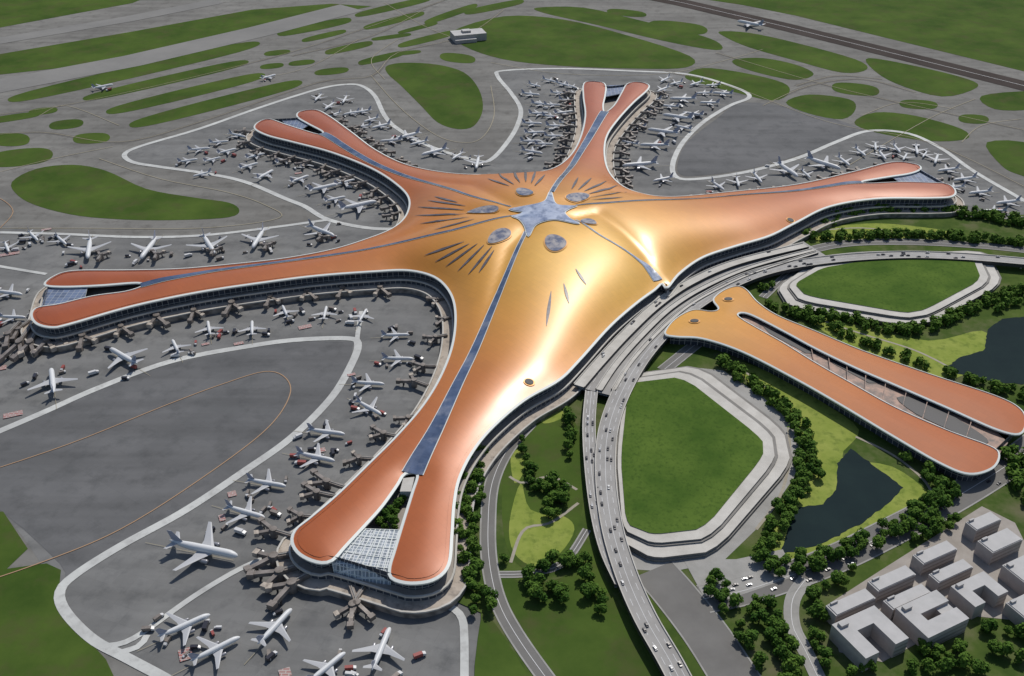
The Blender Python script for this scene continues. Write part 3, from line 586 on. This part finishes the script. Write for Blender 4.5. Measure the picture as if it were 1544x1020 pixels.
# ---------------- buildings
def block(u,v,w,d,h,ang,court,label):
    x,y=P(u,v,h); e=empty('office_building',(x,y,0),label,'building','courtyard office buildings in the park'); e.rotation_euler[2]=ang
    ps=[[(-w/2,-d/2),(w/2,-d/2),(w/2,d/2),(-w/2,d/2)]]
    if court=='u': a=w*.31; ps=[[(-w/2,-d/2),(-w/2+a,-d/2),(-w/2+a,d/2-a),(w/2-a,d/2-a),(w/2-a,-d/2),(w/2,-d/2),(w/2,d/2),(-w/2,d/2)]]
    if court=='o': a=w*.3; ps=[[(-w/2,-d/2),(w/2,-d/2),(w/2,-d/2+a),(-w/2+a,-d/2+a),(-w/2+a,d/2-a),(w/2,d/2-a),(w/2,d/2),(-w/2,d/2)],[(w/2-a,-d/2+a),(w/2,-d/2+a),(w/2,d/2-a),(w/2-a,d/2-a)]]
    for i,p in enumerate(ps):
        prism(p,0,h-(3 if i else 0),'wall' if i==0 else 'wing',M_bldtop,M_bldwall,parent=e)
        q=[(a*0.93,b*0.93) for a,b in p] if not court else None
        if q: prism(q,h,h+0.6,'roof_parapet',M_bldtop,M_bldwall,parent=e)
    prism([(-w*.42,d*.32),(-w*.25,d*.32),(-w*.25,d*.44),(-w*.42,d*.44)],h+(0.6 if not court else 0),h+2.4,'roof_plant_room',M_bldtop,M_bldwall,parent=e)
    for fl_ in range(int(h//4)):
        z0=1.6+fl_*4; x1=w/2+.06; y0=-d/2-.06; xs=(-w/2+1) if court!='u' else w/2-w*.31+.6
        vs=[(xs,y0,z0),(x1,y0,z0),(x1,d/2-1,z0),(xs,y0,z0+1.2),(x1,y0,z0+1.2),(x1,d/2-1,z0+1.2)]
        obj('window',vs,[(0,1,4,3),(1,2,5,4)],M_win,parent=e)
M_win=mat('brown_window_glass',(0.24,0.21,0.195),None,rough=.5)
A=math.radians(27)
OFF=[(1283,908,38,11,13,''),(1312,952,40,34,15,'u'),(1345,872,38,11,13,''),(1368,900,38,10,12,''),(1406,925,40,31,15,'o'),(1410,833,36,11,13,''),(1434,861,36,10,12,''),(1477,888,34,23,14,'u'),(1483,786,28,11,14,''),(1508,815,33,15,14,''),(1552,862,26,28,14,''),(1552,912,28,18,12,'')]
for (u,v,w,d,h,c) in OFF:
    block(u,v,w,d,h,A,c,'pale grey courtyard office block with flat roof' if c else 'pale grey rectangular office block with flat roof')
x,y=P(706,50,12); e=empty('hangar_building',(x,y,0),'small beige airfield building with flat roof on grass','building'); e.rotation_euler[2]=0.3
prism([(-32,-18),(32,-18),(32,18),(-32,18)],0,14,'wall',M_bldtop,M_bldwall,parent=e); prism([(-12,-6),(4,-6),(4,8),(-12,8)],14,18,'roof_plant_room',M_bldtop,M_bldwall,parent=e)
prism([(-32,-26),(10,-26),(10,-18.1),(-32,-18.1)],0,7,'annex',M_bldtop,M_bldwall,parent=e)
# ---------------- airplanes
def loft(rings,cap=True):
    vs=[];fs=[];n=len(rings[0])
    for r in rings: vs+=r
    for i in range(len(rings)-1):
        for k in range(n): j=(k+1)%n; fs.append((i*n+k,i*n+j,(i+1)*n+j,(i+1)*n+k))
    if cap: fs.append(tuple(range(n))[::-1]); fs.append(tuple((len(rings)-1)*n+k for k in range(n)))
    return vs,fs
def circ(x,y,z,r,rz=None,n=12): rz=rz or r; return [(x,y+r*math.cos(2*math.pi*k/n),z+rz*math.sin(2*math.pi*k/n)) for k in range(n)]
def foil(stations):
    rings=[]
    for (x0,y,z,c,th) in stations:
        rings.append([(x0,y,z),(x0-c*.25,y,z+th),(x0-c*.7,y,z+th*.5),(x0-c,y,z),(x0-c*.6,y,z-th*.4),(x0-c*.2,y,z-th*.5)])
    return loft(rings)
fus=loft([circ(19,0,4.0,.15),circ(18.3,0,4.0,1.0),circ(17,0,4.2,1.55),circ(14.8,0,4.4,2.0),circ(12,0,4.5,2.05),circ(-7,0,4.5,2.05),circ(-12,0,4.8,1.6,1.65),circ(-16,0,5.2,.9,1.0),circ(-19,0,5.6,.25)])
PARTS=[('fuselage',fus,M_plane)]
for s in (1,-1):
    PARTS.append(('wing',foil([(5.5,s*1.5,3.4,8.5,.6),(2.2,s*6,3.8,5.4,.4),(-5.2,s*18,5.0,1.9,.15)]),M_wing))
    PARTS.append(('tailplane',foil([(-13.2,s*.6,5.4,4.2,.25),(-17,s*6.4,5.9,1.7,.1)]),M_wing))
    e_=loft([circ(5.2,s*6.2,2.3,1.0),circ(4.6,s*6.2,2.3,1.2),circ(2.2,s*6.2,2.3,1.15),circ(.4,s*6.2,2.4,.6)]); PARTS.append(('engine',e_,M_eng))
finr=[[(-11,.0,6.2),(-12.5,.28,6.2),(-17.6,0,6.2),(-12.5,-.28,6.2)],[(-16.6,0,12.4),(-17.2,.12,12.4),(-19.4,0,12.4),(-17.2,-.12,12.4)]]
PARTS.append(('tail_fin',loft(finr),M_fin))
PARTS.append(('cockpit_window',loft([circ(17.9,0,4.55,1.02,.55,8),circ(16.7,0,4.9,1.35,.75,8)]),M_vd))
PM=[]
for nme,(v,f),m in PARTS:
    me=bpy.data.meshes.new(nme); me.from_pydata(v,[],f); me.materials.append(m)
    bm=bmesh.new(); bm.from_mesh(me); bmesh.ops.recalc_face_normals(bm,faces=bm.faces); bm.to_mesh(me); bm.free()
    if nme in('fuselage','engine'): me.polygons.foreach_set('use_smooth',[True]*len(me.polygons))
    PM.append((nme,me))
def joined(parts,name):
    V=[];F=[];MI=[];ML=[]
    for n_,(v,f),m in parts:
        if m not in ML: ML.append(m)
        b=len(V); V+=list(v); F+=[tuple(i+b for i in t) for t in f]; MI+=[ML.index(m)]*len(f)
    me=bpy.data.meshes.new(name); me.from_pydata(V,[],F)
    for m in ML: me.materials.append(m)
    me.polygons.foreach_set('material_index',MI)
    bm=bmesh.new(); bm.from_mesh(me); bmesh.ops.recalc_face_normals(bm,faces=bm.faces); bm.to_mesh(me); bm.free(); return me
SM=joined(PARTS,'airplane')
fa=np.array(hullr)
PLpos=[]
def airplane(u,v,span,head=None,label=None):
    x,y=P(u,v,4)
    d=np.hypot(fa[:,0]-x,fa[:,1]-y); i=int(d.argmin())
    if head is None:
        h=math.atan2(fa[i,1]-y,fa[i,0]-x)+random.uniform(-.35,.35)
    else:
        x2,y2=P(u+head[0],v+head[1],4); h=math.atan2(y2-y,x2-x)
    lab=label or ('large white wide-body airliner parked on the apron' if span>=50 else 'white twin-engine airliner parked on the grey apron')
    if not label: span*= 0.74 if v>450 else (0.84 if v>330 else 0.90)
    sc=span/36
    if v>330 or span>=55:
        e=empty('airplane',(x,y,Z3),lab,'airplane','airliners parked around the terminal piers'); e.rotation_euler[2]=h; e.scale=(sc,sc,sc)
        for n_,me in PM:
            o=bpy.data.objects.new(n_,me); o.parent=e; COL.objects.link(o)
    else:
        o=bpy.data.objects.new('airplane',SM); COL.objects.link(o); o.location=(x,y,Z3); o.rotation_euler[2]=h; o.scale=(sc,sc,sc); tag(o,lab,None,'airplane','airliners parked around the terminal piers')
    PLpos.append((x,y,h,sc,v))
PL=[(300,225,34),(283,242,30),(330,214,30),(358,204,34),(400,264,38),(452,270,34),(487,284,45),(540,312,55),(375,250,32),(342,228,32),(430,242,32),(385,235,32),(320,240,28),(460,248,34),(520,275,34),(505,300,32),
(50,356,36),(92,362,36),(135,377,60),(225,377,60),(315,371,60),(390,362,56),(485,350,52),(12,442,42),(18,478,40),(10,372,34),
(497,160,34),(520,150,34),(547,168,32),(575,190,36),(615,206,46),(655,230,46),(720,246,46),(480,147,32),(590,212,36),(530,170,30),(560,180,30),(505,172,28),(548,190,28),(632,215,32),(690,235,32),
(800,142,34),(828,121,30),(848,127,32),(815,157,34),(812,171,34),(802,186,34),(806,200,34),(800,213,34),(802,229,36),(850,170,36),(856,152,34),(838,190,34),(842,140,30),(806,128,28),(833,158,30),(830,175,30),(835,205,32),(820,217,30),(862,130,28),(865,140,28),(855,185,28),
(1000,135,36),(1030,150,46),(1022,178,52),(1000,200,52),(987,220,46),(965,250,54),(1003,120,34),(1050,126,34),(1090,141,36),(1070,155,34),(1045,172,36),(1000,270,34),(985,150,30),(1020,125,30),(1062,140,30),(1010,160,32),(980,165,30),(960,190,32),(1030,192,32),(1075,128,28),(950,215,30),
(1082,280,34),(1112,274,34),(1142,268,36),(1187,258,54),(1241,249,58),(1272,243,36),(1297,229,34),(1330,234,36),(1352,224,34),(1382,226,36),(1412,240,38),(1430,256,36),(1455,270,38),(1478,290,36),(1520,305,38),(1500,318,34),(1320,220,32),(1215,262,30),(1365,236,30),(1440,282,30),(1395,232,28),
(430,470,38),(490,472,38),(547,476,38),(315,495,40),(380,495,40),(265,523,40),(187,540,62),(80,577,62),(596,505,38),(600,541,42),(555,578,42),(556,615,44),(492,652,46),(476,690,48),(402,729,46),(370,773,48),(278,945,50),(415,946,50),(325,980,48),(575,980,52),(492,1008,46)]
for p in PL: airplane(*p)
airplane(308,832,56,(20,4),'large white four-engine style airliner at the pier end')
airplane(305,262,26,(-8,2),'white airliner taxiing on the apron edge'); airplane(155,131,34,(10,-2),'white airliner taxiing past grass strips'); airplane(405,116,30,(10,-3),'white airliner taxiing past grass strips'); airplane(1131,38,56,(-14,-3),'white airliner rolling on the dark runway')
# ---------------- jet bridges
def boxm(x0,x1,y0,y1,z0,z1,z0b=None,z1b=None):
    z0b=z0 if z0b is None else z0b; z1b=z1 if z1b is None else z1b
    v=[(x0,y0,z0),(x0,y1,z0),(x0,y1,z1),(x0,y0,z1),(x1,y0,z0b),(x1,y1,z0b),(x1,y1,z1b),(x1,y0,z1b)]
    return v,[(0,3,2,1),(4,5,6,7),(0,1,5,4),(1,2,6,5),(2,3,7,6),(3,0,4,7)]
def rotz(vf,cx_,a,cy_=0):
    v,f=vf; c,s=math.cos(a),math.sin(a); return [(cx_+(x-cx_)*c-(y-cy_)*s,cy_+(x-cx_)*s+(y-cy_)*c,z) for x,y,z in v],f
def drum(x,y,r,z0,z1): return loft([[(x+r*math.cos(k*math.pi/5),y+r*math.sin(k*math.pi/5),z) for k in range(10)] for z in(z0,z1)])
JB=[('tunnel',boxm(-3,15,-1.7,1.7,5,8.4,4.8,7.9),M_bridge),('rotunda',drum(15,0,3.0,0,8.8),M_bridge),
 ('tunnel',rotz(boxm(15,31,-1.5,1.5,4.8,7.8,3.6,6.6),15,.42),M_bridge),('cab',rotz(boxm(30,34,-2.4,2.4,3.2,7.2),15,.42),M_bridge),
 ('tunnel',rotz(boxm(15,27,-1.4,1.4,4.6,7.6,3.6,6.6),15,-.62),M_bridge),('cab',rotz(boxm(26,29.5,-2.2,2.2,3.2,7.0),15,-.62),M_beige),
 ('support_leg',rotz(boxm(26,27,-1.6,-1.0,0,3.9),15,.42),M_dark),('support_leg',rotz(boxm(26,27,1.0,1.6,0,3.9),15,.42),M_dark),('support_leg',rotz(boxm(23,24,-.5,.5,0,3.9),15,-.62),M_dark),('roof_rail',boxm(-2,14,-.3,.3,8.4,8.9,8.0,8.5),M_light)]
JM=[]
for n_,(v,f),m in JB:
    me=bpy.data.meshes.new(n_); me.from_pydata(v,[],f); me.materials.append(m)
    bm=bmesh.new(); bm.from_mesh(me); bmesh.ops.recalc_face_normals(bm,faces=bm.faces); bm.to_mesh(me); bm.free(); JM.append((n_,me))
JS=joined(JB,'jet_bridge')
def bridge(a,b,small=False):
    L=math.hypot(b[0]-a[0],b[1]-a[1]); h=math.atan2(b[1]-a[1],b[0]-a[0])
    lab='brown-grey branching jet bridge reaching from concourse to stand'
    if small:
        o=bpy.data.objects.new('jet_bridge',JS); COL.objects.link(o); tag(o,lab,None,'jet bridge','jet bridges along the piers'); e=o
    else:
        e=empty('jet_bridge',(0,0,0),lab,'jet bridge','jet bridges along the piers')
        for n_,me in JM: o=bpy.data.objects.new(n_,me); o.parent=e; COL.objects.link(o)
    e.location=(a[0],a[1],Z3); e.rotation_euler[2]=h; w=1.0+0.2*(L>38); fl_=random.choice([1,-1]); e.scale=(L/32,w*fl_,w)
th_,nh=normals(hullr,True)
def near_plane(i,lim):
    x,y=hullr[i]+nh[i]*28; return min((math.hypot(px-x,py-y) for px,py,*_ in PLpos),default=999)<lim
for i in range(0,len(hullr),5):
    x,y=hullr[i]
    v_=510-FP*((sT*y-cT*(HC-22))/(cT*y+sT*(HC-22))); u_=772+FP*x/(cT*y+sT*(HC-22))
    if v_<330 and not (u_>1200 and v_>270) and near_plane(i,60):
        a=hullr[i]+nh[i]*14; b=a+nh[i]*random.uniform(17,24)+th_[i]*random.uniform(-12,12); bridge(a,b,True)
EX=[((462,862),(380,888)),((478,872),(400,915)),((548,899),(515,950)),((532,899),(548,945)),((503,758),(452,746)),((520,745),(465,726)),((600,668),(556,658)),((632,635),(598,645)),((642,590),(606,576)),((672,515),(640,520)),((678,458),(645,462)),((460,437),(468,460)),((350,455),(352,482)),((235,475),(242,502)),((120,505),(135,532)),((105,508),(88,532)),((60,508),(35,550)),((45,495),(12,518)),((440,818),(385,800)),((475,790),(432,785)),((80,510),(66,542)),((30,500),(-2,532)),((560,702),(522,698)),((570,432),(578,454)),
((150,400),(158,385)),((235,398),(240,384)),((320,392),(325,380)),((400,384),(405,372)),((480,370),(490,360)),((452,846),(372,858)),((48,505),(14,552)),((180,490),(190,515)),((290,466),(298,490)),((405,446),(412,468)),((515,432),(520,455)),((685,487),(655,492)),((655,562),(620,560))]
for a,b in EX: bridge(P(*a),P(*b))
# ---------------- service vehicles and hatch boxes
def wheels(L,w,r,xs):
    out=[]
    for x in xs:
        for s in(1,-1): out.append(('w',loft([[(x+r*math.cos(k*math.pi/4),s*w-.15,r+r*math.sin(k*math.pi/4)) for k in range(8)],[(x+r*math.cos(k*math.pi/4),s*w+.15,r+r*math.sin(k*math.pi/4)) for k in range(8)]]),M_tyre))
    return out
def truck(m,name): return joined([('b',boxm(-4,1.8,-1.25,1.25,1.0,3.4),m),('c',boxm(2.0,4,-1.2,1.2,.8,2.9,.8,2.2),M_vw),('g',boxm(3.2,4.05,-1.1,1.1,1.7,2.3,1.7,2.1),M_vd),('f',boxm(-4,4,-.9,.9,.55,.85),M_dark)]+wheels(8,1.15,.5,(-2.8,2.9)),name)
TM=[truck(M_red,'service_truck'),truck(M_vw,'service_truck'),truck(M_vd,'service_truck'),truck(M_bridge,'service_truck')]
TN=['red','white','black','brown']; ntr=0
for (x,y,h,sc,v) in PLpos[:-1][::-1]:
    for _ in range(4 if v>330 else 1):
        if ntr>=295: break
        ntr+=1
        a=random.uniform(0,6.28); r=random.uniform(14,28)*sc; k=random.choice([0,1,2,2,3,3,3])
        o=bpy.data.objects.new('service_truck',TM[k]); COL.objects.link(o); o.location=(x+r*math.cos(a),y+r*math.sin(a),Z3+.02); o.rotation_euler[2]=random.uniform(0,6.28); s_=random.uniform(.7,1.3); o.scale=(s_,s_,s_)
        tag(o,TN[k]+' airport service truck standing near an airliner',None,'truck','service trucks on the apron')
M_hatch=bpy.data.materials.new('red_white_hatch'); M_hatch.use_nodes=True; nt=M_hatch.node_tree
tc=nt.nodes.new('ShaderNodeTexCoord'); wv=nt.nodes.new('ShaderNodeTexBrick'); wv.inputs['Scale'].default_value=1; wv.inputs['Brick Width'].default_value=5; wv.inputs['Row Height'].default_value=2.4; wv.inputs['Mortar Size'].default_value=.35
wv.inputs['Color1'].default_value=(.36,.13,.12,1); wv.inputs['Color2'].default_value=(.32,.2,.18,1); wv.inputs['Mortar'].default_value=(.42,.38,.36,1)
nt.links.new(tc.outputs['Object'],wv.inputs['Vector']); nt.links.new(wv.outputs['Color'],nt.nodes['Principled BSDF'].inputs['Base Color'])
for (u,v,w,d) in [(460,494,14,7),(360,519,10,5),(485,680,7,6),(350,746,7,7),(280,988,9,11),(335,782,5,8),(15,384,22,7),(20,626,17,8),(2,556,10,8),(430,1016,8,8),(530,566,8,4),(310,520,8,4),(70,347,12,5),(450,262,10,5)]:
    x,y=P(u,v); a=.4; q=[(x+i*w*math.cos(a)-j*d*math.sin(a),y+i*w*math.sin(a)+j*d*math.cos(a)) for i,j in((-.5,-.5),(.5,-.5),(.5,.5),(-.5,.5))]
    sheet('stand_marking',q,Z5+.02,M_hatch,'red and white hatched box painted on the apron')
for (x,y,h,sc,v) in PLpos[:-4]:
    c,s_=math.cos(h),math.sin(h); q=[]
    for a,b in((-34*sc,-.2),(16*sc,-.2),(16*sc,.2),(-34*sc,.2)): q.append((x+a*c-b*s_,y+a*s_+b*c))
    sheet('stand_line',q,Z5-.1,M_yel,'thin yellow stand lead-in line on apron')
# ---------------- cars
def car(m): return joined([('b',boxm(-2.3,2.3,-.95,.95,.35,1.0,.35,.85),m),('c',loft([[(-1.9,-.85,.98),(1.2,-.85,.9),(1.2,.85,.9),(-1.9,.85,.98)],[(-1.3,-.7,1.5),(.4,-.7,1.5),(.4,.7,1.5),(-1.3,.7,1.5)]]),M_vd),('r',boxm(-1.3,.4,-.7,.7,1.5,1.54),m)]+wheels(4,.85,.33,(-1.4,1.45)),'car')
CM=[car(M_vd),car(M_vw),car(M_red),car(mat('silver_vehicle_paint',(0.3,0.31,0.33),None,rough=.3,metal=.4))]; CN=['black','white','red','silver']
def putcar(x,y,z,h,where):
    k=random.choice([0,0,0,0,1,3,0,3]); o=bpy.data.objects.new('car',CM[k]); COL.objects.link(o); o.location=(x,y,z); o.rotation_euler[2]=h
    tag(o,CN[k]+' passenger car driving on the '+where,None,'car','cars on the landside roads')
for di,(a,t,n,w,z) in enumerate(DECK[:3]):
    N=len(a); cnt=[70,16,12][di]
    for _ in range(cnt):
        i=random.randrange(3,N-3); off=random.choice([-.36,-.13,.13,.36])*w*.8; p=a[i]+n[i]*off+t[i]*random.uniform(-3,3); h=math.atan2(t[i,1],t[i,0])+(math.pi if off>0 else 0); putcar(p[0],p[1],z+.06,h,'elevated road')
bp=resample(catmull(pix([(1060,905),(1130,890),(1250,848),(1340,805),(1440,752),(1530,695),(1600,640)]),5),5); t,n=normals(bp,False)
for _ in range(45):
    i=random.randrange(2,len(bp)-2); off=random.choice([-10,-7,-3.5,3.5,7,10]); p=bp[i,:2]+n[i]*off; putcar(p[0],p[1],LZ+.12,math.atan2(t[i,1],t[i,0])+(math.pi if off>0 else 0),'wide boulevard')
# ---------------- trees
def crown(seed,nl,size):
    rnd=random.Random(seed); V=[];F=[]
    clumps=[]
    for i in range(9):
        a=rnd.uniform(0,6.28); r=rnd.uniform(0.5,3.4); clumps.append((r*math.cos(a),r*math.sin(a),rnd.uniform(4.5,9.2)-r*.5,rnd.uniform(1.8,2.9)))
    clumps.append((0,0,8.5,2.6))
    for cxx,cyy,cz,cr in clumps:
        for _ in range(nl):
            d=Vector((rnd.gauss(0,1),rnd.gauss(0,1),rnd.gauss(0,1)+.25)).normalized(); p=Vector((cxx,cyy,cz))+d*cr*rnd.uniform(.75,1.12)
            nn=(d+Vector((rnd.uniform(-.6,.6),rnd.uniform(-.6,.6),rnd.uniform(-.4,.8)))).normalized(); q=nn.orthogonal().normalized(); q.rotate(Matrix.Rotation(rnd.uniform(0,6.28),3,nn)); r_=nn.cross(q); s=size*rnd.uniform(.6,1.3)
            b=len(V); V+=[p+q*s,p+r_*s*.7,p-q*s,p-r_*s*.7]; F.append((b,b+1,b+2,b+3))
    return [tuple(v) for v in V],F
def trunk():
    r=[]
    for z,rad,x in((0,.45,0),(2,.33,.05),(5,.22,.1),(8,.08,0)): r.append([(x+rad*math.cos(k*math.pi/3),rad*math.sin(k*math.pi/3),z) for k in range(6)])
    V,F=loft(r)
    for a in(0.3,2.2,4.3):
        dx,dy=math.cos(a),math.sin(a); rr=[[(dx*l+ra*math.cos(k*math.pi/2)*dy,dy*l-ra*math.cos(k*math.pi/2)*dx,z+ra*math.sin(k*math.pi/2)) for k in range(4)] for l,z,ra in((.1,3,.16),(2.6,6.2,.05))]
        v,f=loft(rr); b=len(V); V+=v; F+=[tuple(i+b for i in t_) for t_ in f]
    return V,F
def mesh(name,v,f,m):
    me=bpy.data.meshes.new(name); me.from_pydata(v,[],f); me.materials.append(m); return me
CR=[mesh('crown',*crown(s,55,0.95),M_leaf) for s in range(5)]
LOW=[crown(50+s,16,1.5) for s in range(4)]
TR=mesh('trunk',*trunk(),M_bark)
lakesw=[np.array(pix(l)) for l in LK]
def belt(pts,width,dens=1.0):
    a=resample(catmull(pix(pts),4),7.5/dens); t,n=normals(a,False); out=[]
    rows=max(int(width/7),1)
    for i in range(len(a)):
        for r in range(rows):
            if random.random()<.1: continue
            off=((r+.5)/rows-.5)*width+random.uniform(-3.5,3.5); p=a[i,:2]+n[i]*off+t[i]*random.uniform(-4,4); out.append((p[0],p[1]))
    return out
T=[]
for pts,w in [([(718,690),(708,730),(703,780),(703,830),(712,880),(730,925)],16),([(725,700),(720,760)],8),([(785,672),(800,700),(795,730)],10),([(800,740),(830,735),(850,750),(825,780)],14),([(850,630),(862,660),(860,690)],9),
 ([(795,885),(830,900),(845,890)],16),([(850,850),(880,850),(900,880),(905,920),(890,900)],18),([(760,850),(800,864),(840,850)],6),
 ([(1085,545),(1120,575),(1160,605),(1200,640),(1215,690),(1205,740),(1172,790),(1148,835),(1170,862),(1250,846),(1340,806),(1405,768),(1430,730),(1400,690),(1345,655),(1290,620),(1230,588),(1150,553)],15),
 ([(1340,675),(1390,715),(1415,745)],12),([(1230,690),(1235,720)],7),
 ([(1160,465),(1230,490),(1290,514),(1360,543),(1420,565),(1500,588),(1560,610)],10),([(1190,478),(1260,482),(1330,500),(1400,498),(1460,470),(1540,440)],15),([(1500,470),(1560,455)],12),([(1440,600),(1540,590)],8),
 ([(1245,330),(1310,322),(1400,320),(1480,328),(1560,345)],22),([(1215,355),(1250,362),(1330,358),(1420,360),(1560,372)],14),([(1230,340),(1260,340)],12),
 ([(1130,432),(1160,436)],14),([(985,540),(1010,525),(1025,512)],11),([(1075,880),(1095,920)],16),([(1145,915),(1165,950),(1190,985),(1190,1030)],18),([(1110,950),(1140,1000)],12),
 ([(1230,895),(1270,875),(1310,855)],8),([(1370,825),(1450,785)],7),([(1530,690),(1540,730),(1560,760)],22),([(1380,980),(1420,995),(1470,965),(1530,955),(1560,975)],12),([(1230,960),(1240,1000),(1280,1020),(1350,1010),(1420,1010),(1500,1015)],12),
 ([(1480,980),(1540,1000)],10),([(1235,940),(1230,905)],7)]:
    T+=belt(pts,w)
deckpts=np.vstack([d[0] for d in DECK])
keep=[]
offc=[(P(u,v+14),max(w,d)*.5+5) for (u,v,w,d,*_) in OFF]
for (x,y) in T:
    if any(inside(np.array([x]),np.array([y]),l)[0] for l in lakesw): continue
    if np.hypot(deckpts[:,0]-x,deckpts[:,1]-y).min()<14: continue
    if inside(np.array([x]),np.array([y]),fl)[0] or dist(np.array([x]),np.array([y]),fl)[0]<4: continue
    if any(math.hypot(a[0]-x,a[1]-y)<rr for a,rr in offc): continue
    keep.append((x,y))
keep.sort(key=lambda p:p[0]**2+p[1]**2)
def tree(x,y,z=LZ,k0=1.0):
    s=random.uniform(.65,1.2)*k0; k=random.randrange(5)
    e=empty('tree',(x,y,z),'dense dark green broadleaf tree in the park' if k0==1 else 'green tree planted in the open pier courtyard','tree','broadleaf trees in the landside park'); e.rotation_euler[2]=random.uniform(0,6.28); e.scale=(s*1.12,s*1.12,s)
    o=bpy.data.objects.new('trunk',TR); o.parent=e; COL.objects.link(o); o=bpy.data.objects.new('crown',CR[k]); o.parent=e; COL.objects.link(o)
for u,v in [(572,784),(582,776),(592,786),(587,768),(597,770),(602,756),(594,792),(580,792),(606,750),(598,760),(588,780)]: tree(*P(u,v,16),10.5,.85)
for p in keep[:287]: tree(*p)
V=[];F=[]
for (x,y) in keep[287:]:
    v,f=LOW[random.randrange(4)]; s=random.uniform(.75,1.2); a=random.uniform(0,6.28); c,s_=math.cos(a),math.sin(a); b=len(V)
    V+=[(x+s*1.12*(p[0]*c-p[1]*s_),y+s*1.12*(p[0]*s_+p[1]*c),p[2]*s) for p in v]; F+=[tuple(i+b for i in t_) for t_ in f]
if V: obj('woodland',V,F,M_leaf,'dense dark green belt of distant park trees','stuff','trees')
# ---------------- light, sky, camera
w=bpy.data.worlds.new('World'); S.world=w; w.use_nodes=True; nt=w.node_tree
sky=nt.nodes.new('ShaderNodeTexSky'); sky.sky_type='NISHITA'; sky.sun_disc=False
EL=math.radians(52); AZ=math.radians(24)  # azimuth from +Y toward +X
sky.sun_elevation=EL; sky.sun_rotation=AZ
bg=nt.nodes['Background']; bg.inputs[1].default_value=0.085; nt.links.new(sky.outputs[0],bg.inputs[0])
sd=bpy.data.lights.new('sun','SUN'); sd.energy=3.2; sd.angle=math.radians(.6); sd.color=(1,.95,.87); so=bpy.data.objects.new('sun',sd); COL.objects.link(so)
dv=Vector((math.sin(AZ)*math.cos(EL),math.cos(AZ)*math.cos(EL),math.sin(EL))); so.rotation_euler=dv.to_track_quat('Z','Y').to_euler()
cd=bpy.data.cameras.new('camera'); cd.sensor_width=36; cd.lens=36; cd.clip_end=40000; cd.clip_start=1
co=bpy.data.objects.new('camera',cd); COL.objects.link(co); co.location=(0,0,HC); co.rotation_euler=(math.pi/2-TH,0,0); S.camera=co
S.view_settings.view_transform='Standard'; S.view_settings.look='None'; S.view_settings.exposure=0
